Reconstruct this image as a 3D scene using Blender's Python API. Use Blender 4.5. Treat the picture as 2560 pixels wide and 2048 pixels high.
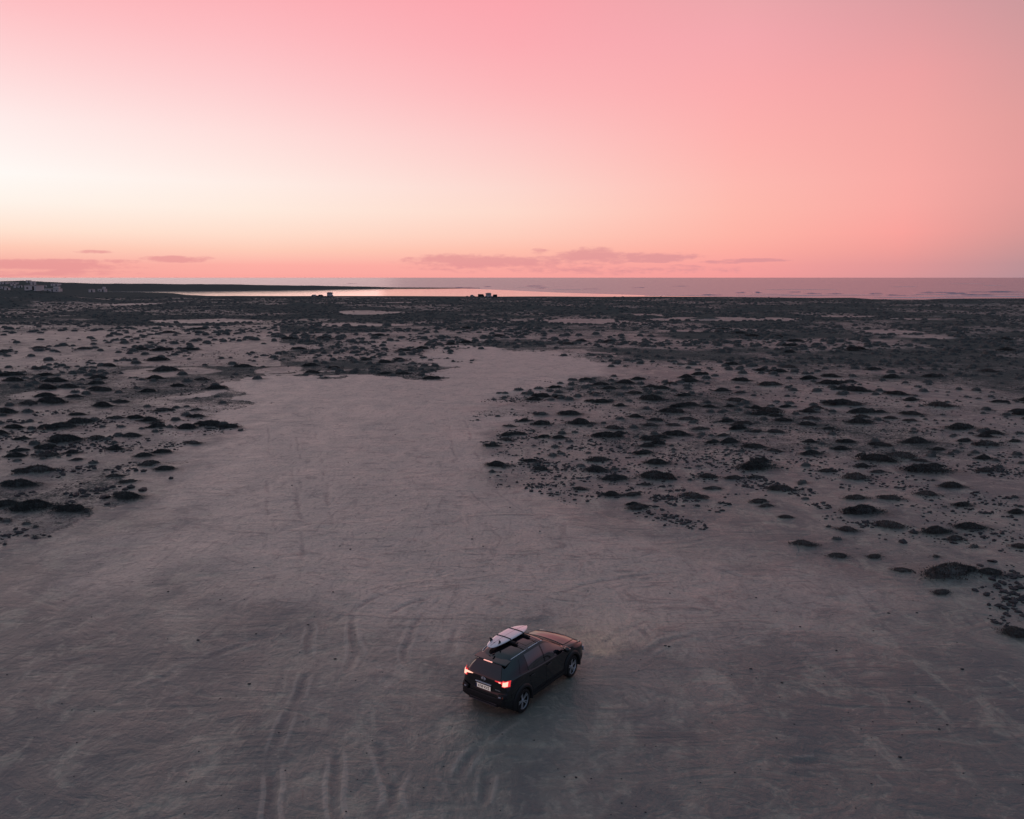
import bpy, bmesh, math, random
import numpy as np
from mathutils import Vector, Matrix
R = math.radians
for o in list(bpy.data.objects): bpy.data.objects.remove(o)
SC = bpy.context.scene
COL = SC.collection
random.seed(7); RNG = np.random.default_rng(11)

# ------------------------------------------------------------------ camera
F = 2050.0                       # focal length in pixels of a 2560 wide frame
HC = 12.34                        # height of the drone above the sand
PITCH = math.atan((1024-694)/F)
cam_data = bpy.data.cameras.new('camera')
cam_data.sensor_width = 36; cam_data.lens = 36*F/2560
cam_data.clip_start = .5; cam_data.clip_end = 200000
cam = bpy.data.objects.new('camera', cam_data); COL.objects.link(cam)
cam.location = (0, 0, HC); cam.rotation_euler = (R(90)-PITCH, 0, 0)
SC.camera = cam
SC.view_settings.view_transform = 'Standard'; SC.view_settings.look = 'None'
SC.view_settings.exposure = 0; SC.view_settings.gamma = 1
SC.view_settings.use_curve_mapping = False
SC.render.engine = 'CYCLES'

# ------------------------------------------------------------------ node helper
def lin(c):
    return tuple(((v/255)/12.92 if v/255 <= .04045 else ((v/255+.055)/1.055)**2.4) for v in c)
class NT:
    def __init__(s, tree): s.t = tree; s.n = tree.nodes; s.l = tree.links
    def add(s, typ, ins=None, **props):
        n = s.n.new(typ)
        for k, v in props.items(): setattr(n, k, v)
        for k, v in (ins or {}).items(): s.set(n.inputs[k], v)
        return n
    def set(s, sock, v):
        if isinstance(v, bpy.types.NodeSocket): s.l.new(v, sock)
        else: sock.default_value = v
    def math(s, op, a, b=0., c=None, clamp=False):
        n = s.n.new('ShaderNodeMath'); n.operation = op; n.use_clamp = clamp
        s.set(n.inputs[0], a)
        if len(n.inputs) > 1: s.set(n.inputs[1], b)
        if c is not None: s.set(n.inputs[2], c)
        return n.outputs[0]
    def mix(s, f, a, b, blend='MIX'):
        n = s.n.new('ShaderNodeMix'); n.data_type = 'RGBA'; n.blend_type = blend
        s.set(n.inputs[0], f); s.set(n.inputs[6], a); s.set(n.inputs[7], b)
        return n.outputs[2]
    def rng(s, v, a, b, c=0., d=1., smooth=True):
        n = s.n.new('ShaderNodeMapRange'); n.interpolation_type = 'SMOOTHSTEP' if smooth else 'LINEAR'
        s.set(n.inputs[0], v); s.set(n.inputs[1], a); s.set(n.inputs[2], b); s.set(n.inputs[3], c); s.set(n.inputs[4], d)
        return n.outputs[0]
    def noise(s, vec, scale, detail=4, rough=.55, dist=0.):
        n = s.n.new('ShaderNodeTexNoise'); s.set(n.inputs['Vector'], vec)
        n.inputs['Scale'].default_value = scale; n.inputs['Detail'].default_value = detail
        n.inputs['Roughness'].default_value = rough; n.inputs['Distortion'].default_value = dist
        return n.outputs[0]
    def mapping(s, vec, scale=(1, 1, 1), loc=(0, 0, 0), rot=(0, 0, 0)):
        n = s.n.new('ShaderNodeMapping'); s.set(n.inputs[0], vec)
        n.inputs[1].default_value = loc; n.inputs[2].default_value = rot; n.inputs[3].default_value = scale
        return n.outputs[0]

# ------------------------------------------------------------------ sky (dusk: pink gradient by direction, low streaks of cloud)
world = bpy.data.worlds.new('World'); SC.world = world; world.use_nodes = True
W = NT(world.node_tree); W.n.clear()
tc = W.add('ShaderNodeTexCoord').outputs['Generated']
sp = W.add('ShaderNodeSeparateXYZ', {0: tc})
az = W.math('ARCTAN2', sp.outputs[0], sp.outputs[1])
az = W.math('MULTIPLY', az, 180/math.pi)
el = W.math('MULTIPLY', W.math('ARCSINE', sp.outputs[2]), 180/math.pi)
pos = W.math('SQRT', W.math('DIVIDE', W.math('MAXIMUM', el, 0.), 90.))
ELS = [0, .8, 1.8, 2.8, 4.4, 6, 9.1, 12, 14.9, 17.6, 24, 34, 50, 90]
TOP = [(212,165,172), (166,150,162), (124,140,156), (106,126,152)]
COLS = [
 (-180, [(70,76,98),(72,78,100),(75,80,103),(78,83,106),(82,86,110),(85,90,114),(88,94,118),(90,98,122),(92,101,126),(94,104,128),(97,110,134),(100,118,140),(104,128,149),(106,126,152)]),
 (-90,  [(176,128,136),(182,131,138),(188,136,140),(194,140,144),(200,146,150),(204,150,156),(204,150,158),(198,148,158),(190,144,158),(182,142,158),(162,138,156),(140,136,154),(118,136,154),(106,126,152)]),
 (-34,  [(240,162,156),(246,172,160),(254,202,182),(255,228,210),(255,245,236),(255,252,248),(255,238,236),(255,217,217),(254,196,199),(253,181,185)]+TOP),
 (-17,  [(249,162,156),(253,175,165),(254,204,184),(255,221,203),(255,235,222),(255,237,229),(255,222,219),(254,204,206),(254,188,193),(252,175,182)]+TOP),
 (0,    [(246,160,157),(251,170,161),(254,190,172),(254,205,188),(254,217,203),(253,215,206),(253,200,198),(253,184,187),(252,172,179),(251,165,174)]+TOP),
 (15,   [(242,153,153),(248,161,157),(253,172,161),(254,180,167),(254,185,173),(254,185,176),(253,177,174),(250,171,173),(244,168,174),(234,166,171)]+TOP),
 (25,   [(214,148,151),(224,151,151),(240,158,153),(249,163,157),(249,169,163),(248,170,165),(243,167,164),(238,162,163),(224,158,162),(212,156,161)]+TOP),
 (34,   [(166,140,149),(174,142,148),(188,145,147),(202,148,147),(216,151,149),(222,153,151),(218,154,152),(206,153,154),(194,151,154),(184,149,152)]+[(160,142,154),(136,136,152),(116,136,153),(106,126,152)]),
 (90,   [(84,84,104),(88,86,106),(92,88,108),(96,90,110),(100,94,113),(104,97,117),(108,101,121),(108,104,125),(108,106,128),(107,108,131),(105,114,136),(104,120,142),(105,130,150),(106,126,152)]),
 (180,  None)]
COLS[-1] = (180, COLS[0][1])
def ramp(cols):
    n = W.add('ShaderNodeValToRGB', {0: pos}); cr = n.color_ramp; cr.interpolation = 'LINEAR'
    while len(cr.elements) > 1: cr.elements.remove(cr.elements[0])
    cr.elements[0].position = 0; cr.elements[0].color = (*lin(cols[0]), 1)
    for e, c in zip(ELS[1:], cols[1:]):
        k = cr.elements.new(math.sqrt(e/90)); k.color = (*lin(c), 1)
    return n.outputs[0]
ramps = [ramp(c) for _, c in COLS]
sky = ramps[0]
for i in range(1, len(COLS)):
    a0, a1 = COLS[i-1][0], COLS[i][0]
    sky = W.mix(W.rng(az, float(a0), float(a1), smooth=(a0 < -40 or a1 > 40)), sky, ramps[i])
# clouds: low banks, each an elongated bank in azimuth and elevation broken up by noise
cv = W.add('ShaderNodeCombineXYZ', {0: az, 1: el}).outputs[0]
cn = W.noise(W.mapping(cv, (.22, 1.5, 1)), 1.0, 6, .6)
cn2 = W.noise(W.mapping(cv, (.9, 2.6, 1)), 1.3, 5, .62)
def px_az(x): return math.degrees(math.atan((x-1280)/(F/math.cos(PITCH))))
def py_el(y): return (694-y)/F*57.3
banks = [ # px, py, half width px, half height px, strength   (full resolution pixels -> angles)
 (1180,655,190,17,1.0),(1330,655,120,14,.8),(1350,632,30,10,.5),(1470,646,110,22,.9),(1640,645,120,12,.95),
 (1500,676,420,12,.55),(1100,668,110,9,.45),(1790,658,60,5,.8),(1880,654,85,4.5,1.),(1720,668,60,6,.5),
 (90,668,230,11,1.0),(180,659,170,5,.7),(250,638,55,4,.8),(450,652,80,8,.9),(330,662,40,3.5,.6),(2080,648,30,3,.3),(60,684,260,10,.6)]
mask = None
for (x, y, w, h, s) in banks:
    dx = W.math('DIVIDE', W.math('SUBTRACT', az, px_az(x)), w/F*57.3*1.15)
    dy = W.math('DIVIDE', W.math('SUBTRACT', el, py_el(y)), h/F*57.3*1.35)
    d2 = W.math('ADD', W.math('MULTIPLY', dx, dx), W.math('MULTIPLY', dy, dy))
    m = W.math('MULTIPLY', W.math('SUBTRACT', 1.0, d2, clamp=True), s)
    mask = m if mask is None else W.math('MAXIMUM', mask, m)
nz = W.math('ADD', W.math('MULTIPLY', cn, .6), W.math('MULTIPLY', cn2, .4))
cm = W.math('ADD', mask, W.math('MULTIPLY', W.math('SUBTRACT', nz, .52), 3.2))
cm = W.math('MULTIPLY', W.rng(cm, .12, .75), W.rng(mask, 0., .3))
cloudcol = W.mix(W.rng(az, -20., 28.), (*lin((226,146,148)), 1), (*lin((208,142,150)), 1))
sky = W.mix(W.math('MULTIPLY', cm, .68), sky, cloudcol)
bg = W.add('ShaderNodeBackground', {0: sky, 1: 1.0})
W.l.new(bg.outputs[0], W.add('ShaderNodeOutputWorld').inputs[0])

# the sun has just set behind the white glow: a weak, very wide lamp
sd = bpy.data.lights.new('sun', 'SUN'); sd.energy = .12; sd.angle = R(34); sd.color = (1.0, .72, .66)
sun = bpy.data.objects.new('sun', sd); COL.objects.link(sun)
SUN_AZ, SUN_EL = R(-25), R(7)
sdir = Vector((math.sin(SUN_AZ)*math.cos(SUN_EL), math.cos(SUN_AZ)*math.cos(SUN_EL), math.sin(SUN_EL)))
sun.rotation_euler = sdir.to_track_quat('Z', 'Y').to_euler()

# ------------------------------------------------------------------ camera geometry used to survey the ground
CP, SP = math.cos(PITCH), math.sin(PITCH)
def pg(px, py, z=0.0):
    """point of the level z seen in the photograph at pixel px, py (2560 x 2048)"""
    a = (px-1280)/F; b = (1024-py)/F
    d = (a, CP+b*SP, -SP+b*CP)
    t = (z-HC)/d[2]
    return d[0]*t, d[1]*t
def to_px(x, y, z=0.0):
    dz = z-HC
    dep = y*CP-dz*SP
    dep = np.where(dep > 1, dep, 1)
    return 1280+F*x/dep, 1024-F*(y*SP+dz*CP)/dep

# ------------------------------------------------------------------ noise
def hsh(i, j, s):
    n = (i.astype(np.int64)*374761393 + j.astype(np.int64)*668265263 + s*982451653) & 0xffffffff
    n = ((n ^ (n >> 13))*1274126177) & 0xffffffff
    return ((n ^ (n >> 16)) & 0xffffff)/float(0xffffff)
def vnoise(x, y, s=0):
    x = np.asarray(x, float); y = np.asarray(y, float)
    i = np.floor(x); j = np.floor(y); u = x-i; v = y-j
    u = u*u*u*(u*(u*6-15)+10); v = v*v*v*(v*(v*6-15)+10)
    a = hsh(i, j, s); b = hsh(i+1, j, s); c = hsh(i, j+1, s); d = hsh(i+1, j+1, s)
    return (a*(1-u)+b*u)*(1-v)+(c*(1-u)+d*u)*v
def fbm(x, y, s=0, oct=4, g=.5):
    t = 0; a = 1; n = 0
    for k in range(oct):
        t = t+a*vnoise(x+17.3*k, y-9.1*k, s+k); n += a; a *= g; x = x*2.03; y = y*2.03
    return t/n
def sstep(a, b, v):
    t = np.clip((v-a)/(b-a), 0, 1); return t*t*(3-2*t)
def inpoly(px, py, poly):
    ins = np.zeros(px.shape, bool)
    n = len(poly)
    for k in range(n):
        x0, y0 = poly[k]; x1, y1 = poly[(k+1) % n]
        if y0 == y1: continue
        c = ((y0 > py) != (y1 > py)) & (px < (x1-x0)*(py-y0)/(y1-y0)+x0)
        ins ^= c
    return ins

# ------------------------------------------------------------------ survey of the place
SEA = -1.5
shore = [(262,730.5),(350,731.8),(430,734.2),(465,738.5),(520,741),(700,741.6),(1000,741.6),(1245,743),(1360,742.6),(1500,743.6),(1640,743),(1800,743.6),
         (1900,745),(2050,746.5),(2130,746),(2178,749.6),(2310,750.8),(2345,749),(2450,748),(2560,747.6),(3000,747)]
def az_r(tab, z):
    P = [pg(x, y, z) for x, y in tab]
    return np.array([math.atan2(p[0], p[1]) for p in P]), np.array([math.hypot(*p) for p in P])
SA, SRr = az_r(shore, SEA)
SA = np.concatenate([[-math.pi, R(-34.5), SA[0]-.012], SA, [R(60), math.pi]]); SRr = np.concatenate([[1300, 1300, 1250], SRr, [560, 600]])
spit = [(-300,727.5,696),(0,727.5,700),(60,727.5,699),(150,728,702.5),(260,729,704.8),(400,728,706.2),(550,727.2,707.6),(700,726,710.6),(850,723.8,713.6),(935,722.8,715.8),(990,722.3,718),(1060,722,718.4),(1140,721.5,719.2),(1200,721,719.8)]
XA, XR = az_r([(a, b) for a, b, c in spit], SEA)
XW = np.interp([s[0] for s in spit], [0, 300, 900, 1200], [260, 240, 120, 40])
XH = np.array([HC-(r+w*.45)*(c-694)/F/math.cos(a) for (p, b, c), r, w, a in zip(spit, XR, XW, XA)])
CLEAR = [(-3000,1250),(-400,1150),(0,1128),(60,1118),(120,1108),(200,1080),(300,1050),(345,1000),(370,985),(440,925),(470,900),(475,850),(485,810),(545,795),(640,788),(770,797),(915,800),(935,768),(905,748),(940,736),
 (1080,731),(1230,742),(1270,765),(1330,772),(1440,786),(1330,797),(1200,803),(1130,822),(1060,828),(985,842),(1000,880),(1030,890),(1015,925),(1050,950),(1040,985),(1100,1030),(1250,1065),(1320,1095),(1440,1125),(1500,1105),
 (1600,1085),(1680,1130),(1780,1168),(1940,1180),(1945,1215),(2060,1225),(2050,1290),(2110,1345),(2300,1400),(3200,1500),(6000,1800),(6000,9000),(-3000,9000)]
CLEAR = [(x*1.18738, y*1.18738) for x, y in CLEAR]
PALE = [ # px, py, half width px, half height px, rotation slope
 (912,779,112,5),(290,762,100,3),(1000,756,32,1.6),(1458,804,108,8),(1626,789,42,4),(1772,798,170,5),(1952,799,60,4),(2140,790,130,3),(2320,798,100,1.6),(2230,830,80,6),(2320,842,60,5),
 (2520,1062,85,26),(130,842,160,14),(60,905,110,18),(520,800,150,6),(640,870,150,12),(420,930,130,12),(1000,860,90,8),(900,812,160,4),(1700,828,60,3),(700,925,60,10),(120,985,90,14)]
pale_w = []
for (x, y, a, b) in PALE:
    c = pg(x, y); e = pg(x+a, y); n = pg(x, y-b); s = pg(x, y+b)
    pale_w.append((c[0], (n[1]+s[1])/2, abs(e[0]-c[0]), abs(n[1]-s[1])/2))
HUMPS = [ # dark scrubby rises: px, base py, lateral half width m, depth half m, height m
 (60,752,34,28,5.6),(150,757,20,18,2.8),(5,768,14,16,3.3),(745,764,9,5,1.5),(1120,752,8,8,1.2),(1340,770,12,8,.9),(1500,772,10,8,1.1),(1530,780,9,6,1.2),(1620,794,5,3,.9),(1760,799,5,3,.9),(1860,775,14,8,1.2),(2240,752,6,4,.7),
 (2420,760,16,10,1.6),(2060,765,14,9,1.2),(2380,790,10,6,1.0),(1990,792,7,4,.8)]
hump_w = [(*pg(x, y), a, b, h) for x, y, a, b, h in HUMPS]
# small dark spit before the inlet at the right
def base_height(x, y):
    r = np.hypot(x, y); a = np.arctan2(x, y)
    Rs = np.interp(a, SA, SRr)
    q = r/Rs
    rough = fbm(x/40, y/40, 3, 4)-.5
    near = -.35*sstep(.25, .8, q)-.55*sstep(.75, .97, q)-2.2*sstep(.985, 1.03, q)
    near = near+rough*np.clip((r-90)/200, 0, 1)*1.3*(1-sstep(.9, .99, q))
    far = np.full_like(near, -9.)
    m = a < XA[-1]
    x1 = np.interp(a, XA, XR); w = np.interp(a, XA, XW); h = np.interp(a, XA, XH)
    t = (r-x1)/w
    prof = sstep(-.02, .45, t)*(1-sstep(.5, 1.05, t))
    fz = SEA-1.2*(1-sstep(-.03, .02, t))+(h-SEA)*prof*(.76+.24*fbm(x/30, y/30, 9, 4)) + .15*(t > 0)
    fz = np.where((t > -.05) & (t < 1.06) & m & (a > -1.2), fz, -9.)
    z = np.maximum(near, fz)
    for (hx, hy, ha, hb, hh) in hump_w:
        d = ((x-hx)/ha)**2+((y-hy)/hb)**2
        z = z+hh*np.exp(-d*1.4)*(.75+.5*fbm(x/6, y/6, 5, 3))*(z > SEA+.2)
    return z
# wheel ruts on the bare sand (full-resolution pixels)
TRACKS = [[(745,1000),(772,1120),(790,1280),(800,1420),(838,1540)],[(700,1120),(705,1290),(720,1450)],[(820,1520),(835,1660),(780,1800),(760,2060)],[(1130,1000),(1180,1180),(1290,1300),(1330,1430)],[(1340,1480),(1480,1440),(1700,1420),(1900,1480)],[(772,1180),(790,1320)],[(835,1540),(822,1640),(800,1700)],[(770,1900),(758,2060)],[(1012,1850),(1045,1960),(1085,2060)],
 [(1120,1690),(1075,1640),(1090,1560),(1150,1500)],[(690,1050),(700,1130)],[(380,1740),(600,1640),(760,1590)],[(150,1640),(300,1600)],[(1560,1620),(1640,1580),(1720,1560)],
 [(1228,1782),(1160,1835),(1095,1905),(1050,1990),(1035,2070)],[(880,1560),(980,1500),(1090,1470)],
 [(1900,1878),(2010,1866)],[(1640,1560),(1720,1640)],[(1160,1900),(1130,2000)]]
tr_w = [[pg(*p) for p in t] for t in TRACKS]
def smooth_line(P, n=14):
    P = np.array(P); Q = np.vstack([2*P[0]-P[1], P, 2*P[-1]-P[-2]]); out = []
    for i in range(1, len(Q)-2):
        for k in range(n):
            t = k/n; out.append(.5*((2*Q[i])+(-Q[i-1]+Q[i+1])*t+(2*Q[i-1]-5*Q[i]+4*Q[i+1]-Q[i+2])*t*t+(-Q[i-1]+3*Q[i]-3*Q[i+1]+Q[i+2])*t**3))
    out.append(P[-1]); return np.array(out)
tr_s = [smooth_line(t) for t in tr_w]
def rut_height(x, y):
    h = np.zeros_like(x)
    wob = (fbm(x/1.5, y/1.5, 41, 2)-.5)*.3
    for k, L in enumerate(tr_s):
        lo = L.min(0)-1.5; hi = L.max(0)+1.5
        m = (x > lo[0]) & (x < hi[0]) & (y > lo[1]) & (y < hi[1])
        if not m.any(): continue
        X = x[m]; Y = y[m]; best = np.full(X.shape, 9.)
        for i in range(len(L)-1):
            ax, ay = L[i]; bx, by = L[i+1]; dx, dy = bx-ax, by-ay; LL = math.hypot(dx, dy)+1e-9
            t = ((X-ax)*dx+(Y-ay)*dy)/LL**2; ok = (t > -.1) & (t < 1.1)
            d = np.where(ok, ((X-ax)*dy-(Y-ay)*dx)/LL, 9.)
            best = np.where(np.abs(d) < np.abs(best), d, best)
        d = np.abs(best+wob[m])
        g = -np.exp(-((d-.76)/.11)**2)+.55*np.exp(-((np.abs(d-.76)-.22)/.08)**2)
        h[m] += g*.030*sstep(.25, .7, vnoise(X/1.3, Y/1.3, 60+k))*np.clip(1.2-np.abs(((Y-(lo[1]+hi[1])/2)/((hi[1]-lo[1])/2))), 0, 1)
    return h
def clear_mask(x, y):
    j = (fbm(x/5, y/5, 21, 4)-.5)
    k = (fbm(x/5, y/5, 25, 4)-.5)
    g = np.clip(np.hypot(x, y)/60, .8, 2.6)
    px, py = to_px(x+j*9*g, y+k*15*g)
    c = inpoly(px, py, CLEAR) | (y < 6)
    return c
def pale_mask(x, y):
    j = (fbm(x/9, y/9, 31, 4)-.5)
    m = np.zeros_like(x)
    for (cx, cy, a, b) in pale_w:
        d = ((x-cx)/a)**2+((y-cy)/b)**2
        m = np.maximum(m, 1-sstep(.5, 1.1, d+j*1.3))
    return m

# ------------------------------------------------------------------ materials
def mat(name, col=(.5, .5, .5), rough=.6, metal=0., spec=.5, coat=0., emit=None, es=0.):
    m = bpy.data.materials.new(name); m.use_nodes = True
    b = m.node_tree.nodes['Principled BSDF']
    b.inputs['Base Color'].default_value = (*col, 1); b.inputs['Roughness'].default_value = rough
    b.inputs['Metallic'].default_value = metal; b.inputs['Specular IOR Level'].default_value = spec
    b.inputs['Coat Weight'].default_value = coat; b.inputs['Coat Roughness'].default_value = .04
    if emit: b.inputs['Emission Color'].default_value = (*emit, 1); b.inputs['Emission Strength'].default_value = es
    return m
def varied(name, c0, c1, scale, rough=.85, bump=.3, bscale=None, spec=.4, bdist=.02):
    m = mat(name, c0, rough, spec=spec); N = NT(m.node_tree); b = m.node_tree.nodes['Principled BSDF']
    v = N.add('ShaderNodeTexCoord').outputs['Object']
    oi = N.add('ShaderNodeObjectInfo').outputs['Random']
    n = N.noise(v, scale, 4, .6)
    f = N.math('ADD', N.math('MULTIPLY', N.math('SUBTRACT', n, .5), 2.2), N.math('ADD', .25, N.math('MULTIPLY', oi, .5)), clamp=True)
    N.l.new(N.mix(f, (*c0, 1), (*c1, 1)), b.inputs['Base Color'])
    bp = N.add('ShaderNodeBump', {'Strength': bump, 'Distance': bdist, 'Height': N.noise(v, bscale or scale*4, 4, .6)})
    N.l.new(bp.outputs[0], b.inputs['Normal'])
    return m
M = {}
def sand_material():
    m = bpy.data.materials.new('sand'); m.use_nodes = True
    N = NT(m.node_tree); b = m.node_tree.nodes['Principled BSDF']
    v = N.add('ShaderNodeTexCoord').outputs['Object']
    scrub = N.add('ShaderNodeAttribute', attribute_name='scrub').outputs['Fac']
    litter = N.add('ShaderNodeAttribute', attribute_name='litter').outputs['Fac']
    big = N.noise(v, .075, 4, .58, .8); mid = N.noise(N.mapping(v, (1, .55, 1), rot=(0, 0, R(28))), .42, 5, .62, .8)
    fine = N.noise(v, 7., 4, .65)
    brush = N.noise(N.mapping(v, (.45, 1.0, 1), rot=(0, 0, R(-42))), .62, 6, .64, 2.4)
    painted_light = N.add('ShaderNodeAttribute', attribute_name='painted_light').outputs['Fac']
    brush2 = N.noise(N.mapping(v, (.8, 1.1, 1), rot=(0, 0, R(-52))), 1.7, 6, .66, 1.6)
    brush3 = N.noise(N.mapping(v, (1.2, .30, 1), rot=(0, 0, R(-10))), 1.0, 5, .60, 2.4)
    c = N.mix(N.rng(big, .36, .60), (0.114, 0.127, 0.116, 1), (0.209, 0.218, 0.182, 1))
    c = N.mix(N.math('MULTIPLY', N.rng(mid, .47, .62), .75), c, (0.112, 0.126, 0.121, 1))
    c = N.mix(N.math('MULTIPLY', N.rng(N.noise(N.mapping(v, (1, .6, 1), rot=(0, 0, R(20))), .75, 6, .66, .6), .52, .64), .65), c, (0.354, 0.352, 0.276, 1))
    c = N.mix(N.math('MULTIPLY', painted_light, .85), c, (.560, .480, .400, 1))  # brighter light painted into the albedo; sand outside stays darker
    c = N.mix(N.math('MULTIPLY', N.rng(brush, .52, .66), .55), c, (0.107, 0.122, 0.116, 1))  # mottled streaks, with ridge light and shade painted into their tone
    c = N.mix(N.math('MULTIPLY', N.rng(brush, .46, .34), .35), c, (0.407, 0.404, 0.315, 1))
    c = N.mix(N.math('MULTIPLY', N.rng(brush2, .54, .66), .50), c, (0.102, 0.113, 0.107, 1))
    c = N.mix(N.math('MULTIPLY', N.rng(brush2, .44, .33), .40), c, (0.417, 0.410, 0.320, 1))
    c = N.mix(N.math('MULTIPLY', N.rng(brush3, .54, .68), .40), c, (0.112, 0.126, 0.121, 1))
    c = N.mix(N.math('MULTIPLY', N.rng(fine, .42, .70), .40), c, (0.107, 0.116, 0.105, 1))
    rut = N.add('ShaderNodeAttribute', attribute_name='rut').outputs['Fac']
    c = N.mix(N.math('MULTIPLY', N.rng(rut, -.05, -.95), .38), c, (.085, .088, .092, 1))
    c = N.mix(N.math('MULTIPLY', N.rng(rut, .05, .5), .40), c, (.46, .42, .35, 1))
    # thin grit and dead twigs gathered between the shrubs
    s1 = N.math('ADD', N.math('MULTIPLY', N.noise(v, 1.3, 6, .75), .45), N.math('MULTIPLY', N.noise(v, 6.5, 4, .75), .62)); s2 = N.noise(v, .21, 4, .6)
    k = N.math('ADD', -.80, N.math('ADD', N.math('MULTIPLY', s1, 1.9), N.math('MULTIPLY', s2, .60)))      # about .5 mean
    thr = N.math('SUBTRACT', 1.0, N.math('MULTIPLY', scrub, .92))
    sf = N.rng(k, thr, N.math('ADD', thr, .16))
    dark = N.mix(N.rng(fine, .3, .7), (.070, .073, .070, 1), (.150, .148, .135, 1))
    c = N.mix(N.math('MULTIPLY', sf, .92), c, dark)
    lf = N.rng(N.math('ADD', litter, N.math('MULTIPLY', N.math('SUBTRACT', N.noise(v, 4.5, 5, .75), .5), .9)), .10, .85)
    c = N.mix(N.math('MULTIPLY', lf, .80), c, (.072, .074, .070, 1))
    N.l.new(c, b.inputs['Base Color'])
    N.set(b.inputs['Roughness'], N.math('ADD', N.rng(mid, .3, .7, .50, .62), N.math('MULTIPLY', sf, .25)))
    b.inputs['IOR'].default_value = 1.5
    N.set(b.inputs['Specular IOR Level'], N.math('MULTIPLY', N.math('SUBTRACT', 1.0, N.math('MAXIMUM', sf, lf)), .75))
    h = N.math('ADD', N.math('MULTIPLY', mid, 1.0), N.math('MULTIPLY', N.noise(N.mapping(v, (1, .45, 1), rot=(0, 0, R(32))), 1.7, 5, .65, 1.2), .55))
    h = N.math('ADD', h, N.math('ADD', N.math('MULTIPLY', fine, .10), N.math('ADD', N.math('MULTIPLY', brush, .8), N.math('MULTIPLY', brush2, .35))))
    h = N.math('ADD', h, N.math('MULTIPLY', N.math('MULTIPLY', s1, scrub), 1.2))
    bp = N.add('ShaderNodeBump', {'Strength': .9, 'Distance': .14, 'Height': h})
    N.l.new(bp.outputs[0], b.inputs['Normal'])
    return m
M['sand'] = sand_material()
def water_material(name, rough, bump, scale):
    m = mat(name, (.06, .12, .22), rough); N = NT(m.node_tree); b = m.node_tree.nodes['Principled BSDF']
    b.inputs['IOR'].default_value = 1.33
    v = N.add('ShaderNodeTexCoord').outputs['Object']
    n = N.math('ADD', N.noise(N.mapping(v, (.22, 1, 1)), scale, 4, .6), N.math('MULTIPLY', N.noise(N.mapping(v, (.3, 1, 1)), scale*5, 3, .6), .3))
    bp = N.add('ShaderNodeBump', {'Strength': 1.0, 'Distance': bump, 'Height': n}); N.l.new(bp.outputs[0], b.inputs['Normal'])
    return m
M['sea'] = water_material('sea_water', .26, 1.0, .09)
M['lagoon'] = water_material('calm_water', .06, .05, .2)
M['wave'] = water_material('wave_water', .15, .2, .4)
M['foam'] = mat('foam', (.75, .75, .78), .6)
M['shrub'] = varied('shrub_foliage', (.058, .062, .060), (.130, .132, .122), 3., .8, 0., spec=.2)
M['shrub2'] = varied('dry_shrub_foliage', (.085, .082, .076), (.15, .14, .13), 3., .85, 0., spec=.2)
M['stone'] = varied('basalt', (.028, .029, .032), (.065, .064, .066), 4., .75, .5, 18)
M['paint'] = mat('black_car_paint', (.003, .004, .006), .16, 0., .0, 1.0)
M['paint'].node_tree.nodes['Principled BSDF'].inputs['Coat IOR'].default_value = 1.8
M['plastic'] = varied('black_plastic', (.012, .012, .014), (.018, .018, .020), 20, .48, .1, 200, spec=.4)
M['glass'] = mat('dark_glass', (.004, .006, .012), .05, 0., 1.0)
M['glass'].node_tree.nodes['Principled BSDF'].inputs['IOR'].default_value = 1.5
M['side_glass'] = M['glass'].copy(); M['side_glass'].node_tree.nodes['Principled BSDF'].inputs['IOR'].default_value = 1.9
M['screen_glass'] = M['glass'].copy(); M['screen_glass'].node_tree.nodes['Principled BSDF'].inputs['IOR'].default_value = 2.3
M['rubber'] = mat('rubber', (.010, .010, .011), .75)
M['alloy'] = mat('alloy', (.74, .77, .82), .34, .85)
M['chrome'] = mat('chrome', (.85, .85, .9), .4, .3)
M['strap'] = mat('strap_webbing', (.010, .010, .013), .8)
M['board'] = mat('surfboard_lacquer', (.95, .86, .89), .30, 0., .6, 1.0)
M['board'].node_tree.nodes['Principled BSDF'].inputs['Coat IOR'].default_value = 2.1
M['board'].node_tree.nodes['Principled BSDF'].inputs['Coat Roughness'].default_value = .15
M['stringer'] = mat('stringer_wood', (.32, .16, .14), .5)
M['fin'] = mat('fin_plastic', (.010, .012, .022), .35)
M['plate'] = mat('plate_white', (.75, .73, .72), .4, emit=(1, .80, .70), es=.28)  # emission stands in for lamp glow falling on the plate
M['plate_blue'] = mat('plate_blue', (.03, .05, .18), .4)
M['ink'] = mat('plate_ink', (.01, .01, .012), .5)
M['lamp_core'] = mat('tail_lamp_core', (.8, .2, .15), .3, emit=(1.0, .50, .38), es=1.5)
M['lamp_red'] = mat('tail_lamp_red', (.35, .01, .015), .2, emit=(1.0, .05, .06), es=.75)
M['lamp_off'] = mat('clear_lens', (.35, .36, .40), .12, .3)
M['amber'] = mat('amber_lens', (.30, .07, .03), .2)
M['head_lamp'] = mat('head_lamp_lit', (.9, .85, .75), .2, emit=(1, .70, .62), es=.25)
M['white_paint'] = varied('white_paint', (.50, .47, .47), (.62, .58, .57), .5, .45, .05)
M['grey_paint'] = mat('grey_paint', (.06, .06, .07), .35)
M['dark_paint'] = mat('dark_paint', (.015, .017, .022), .3)
M['render'] = varied('lime_render', (.70, .63, .60), (.85, .76, .73), .4, .8, .2)
M['shade'] = mat('window_dark', (.03, .03, .035), .2)
M['roofmat'] = varied('flat_roof', (.30, .27, .26), (.42, .38, .36), .5, .8, .2)

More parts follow.
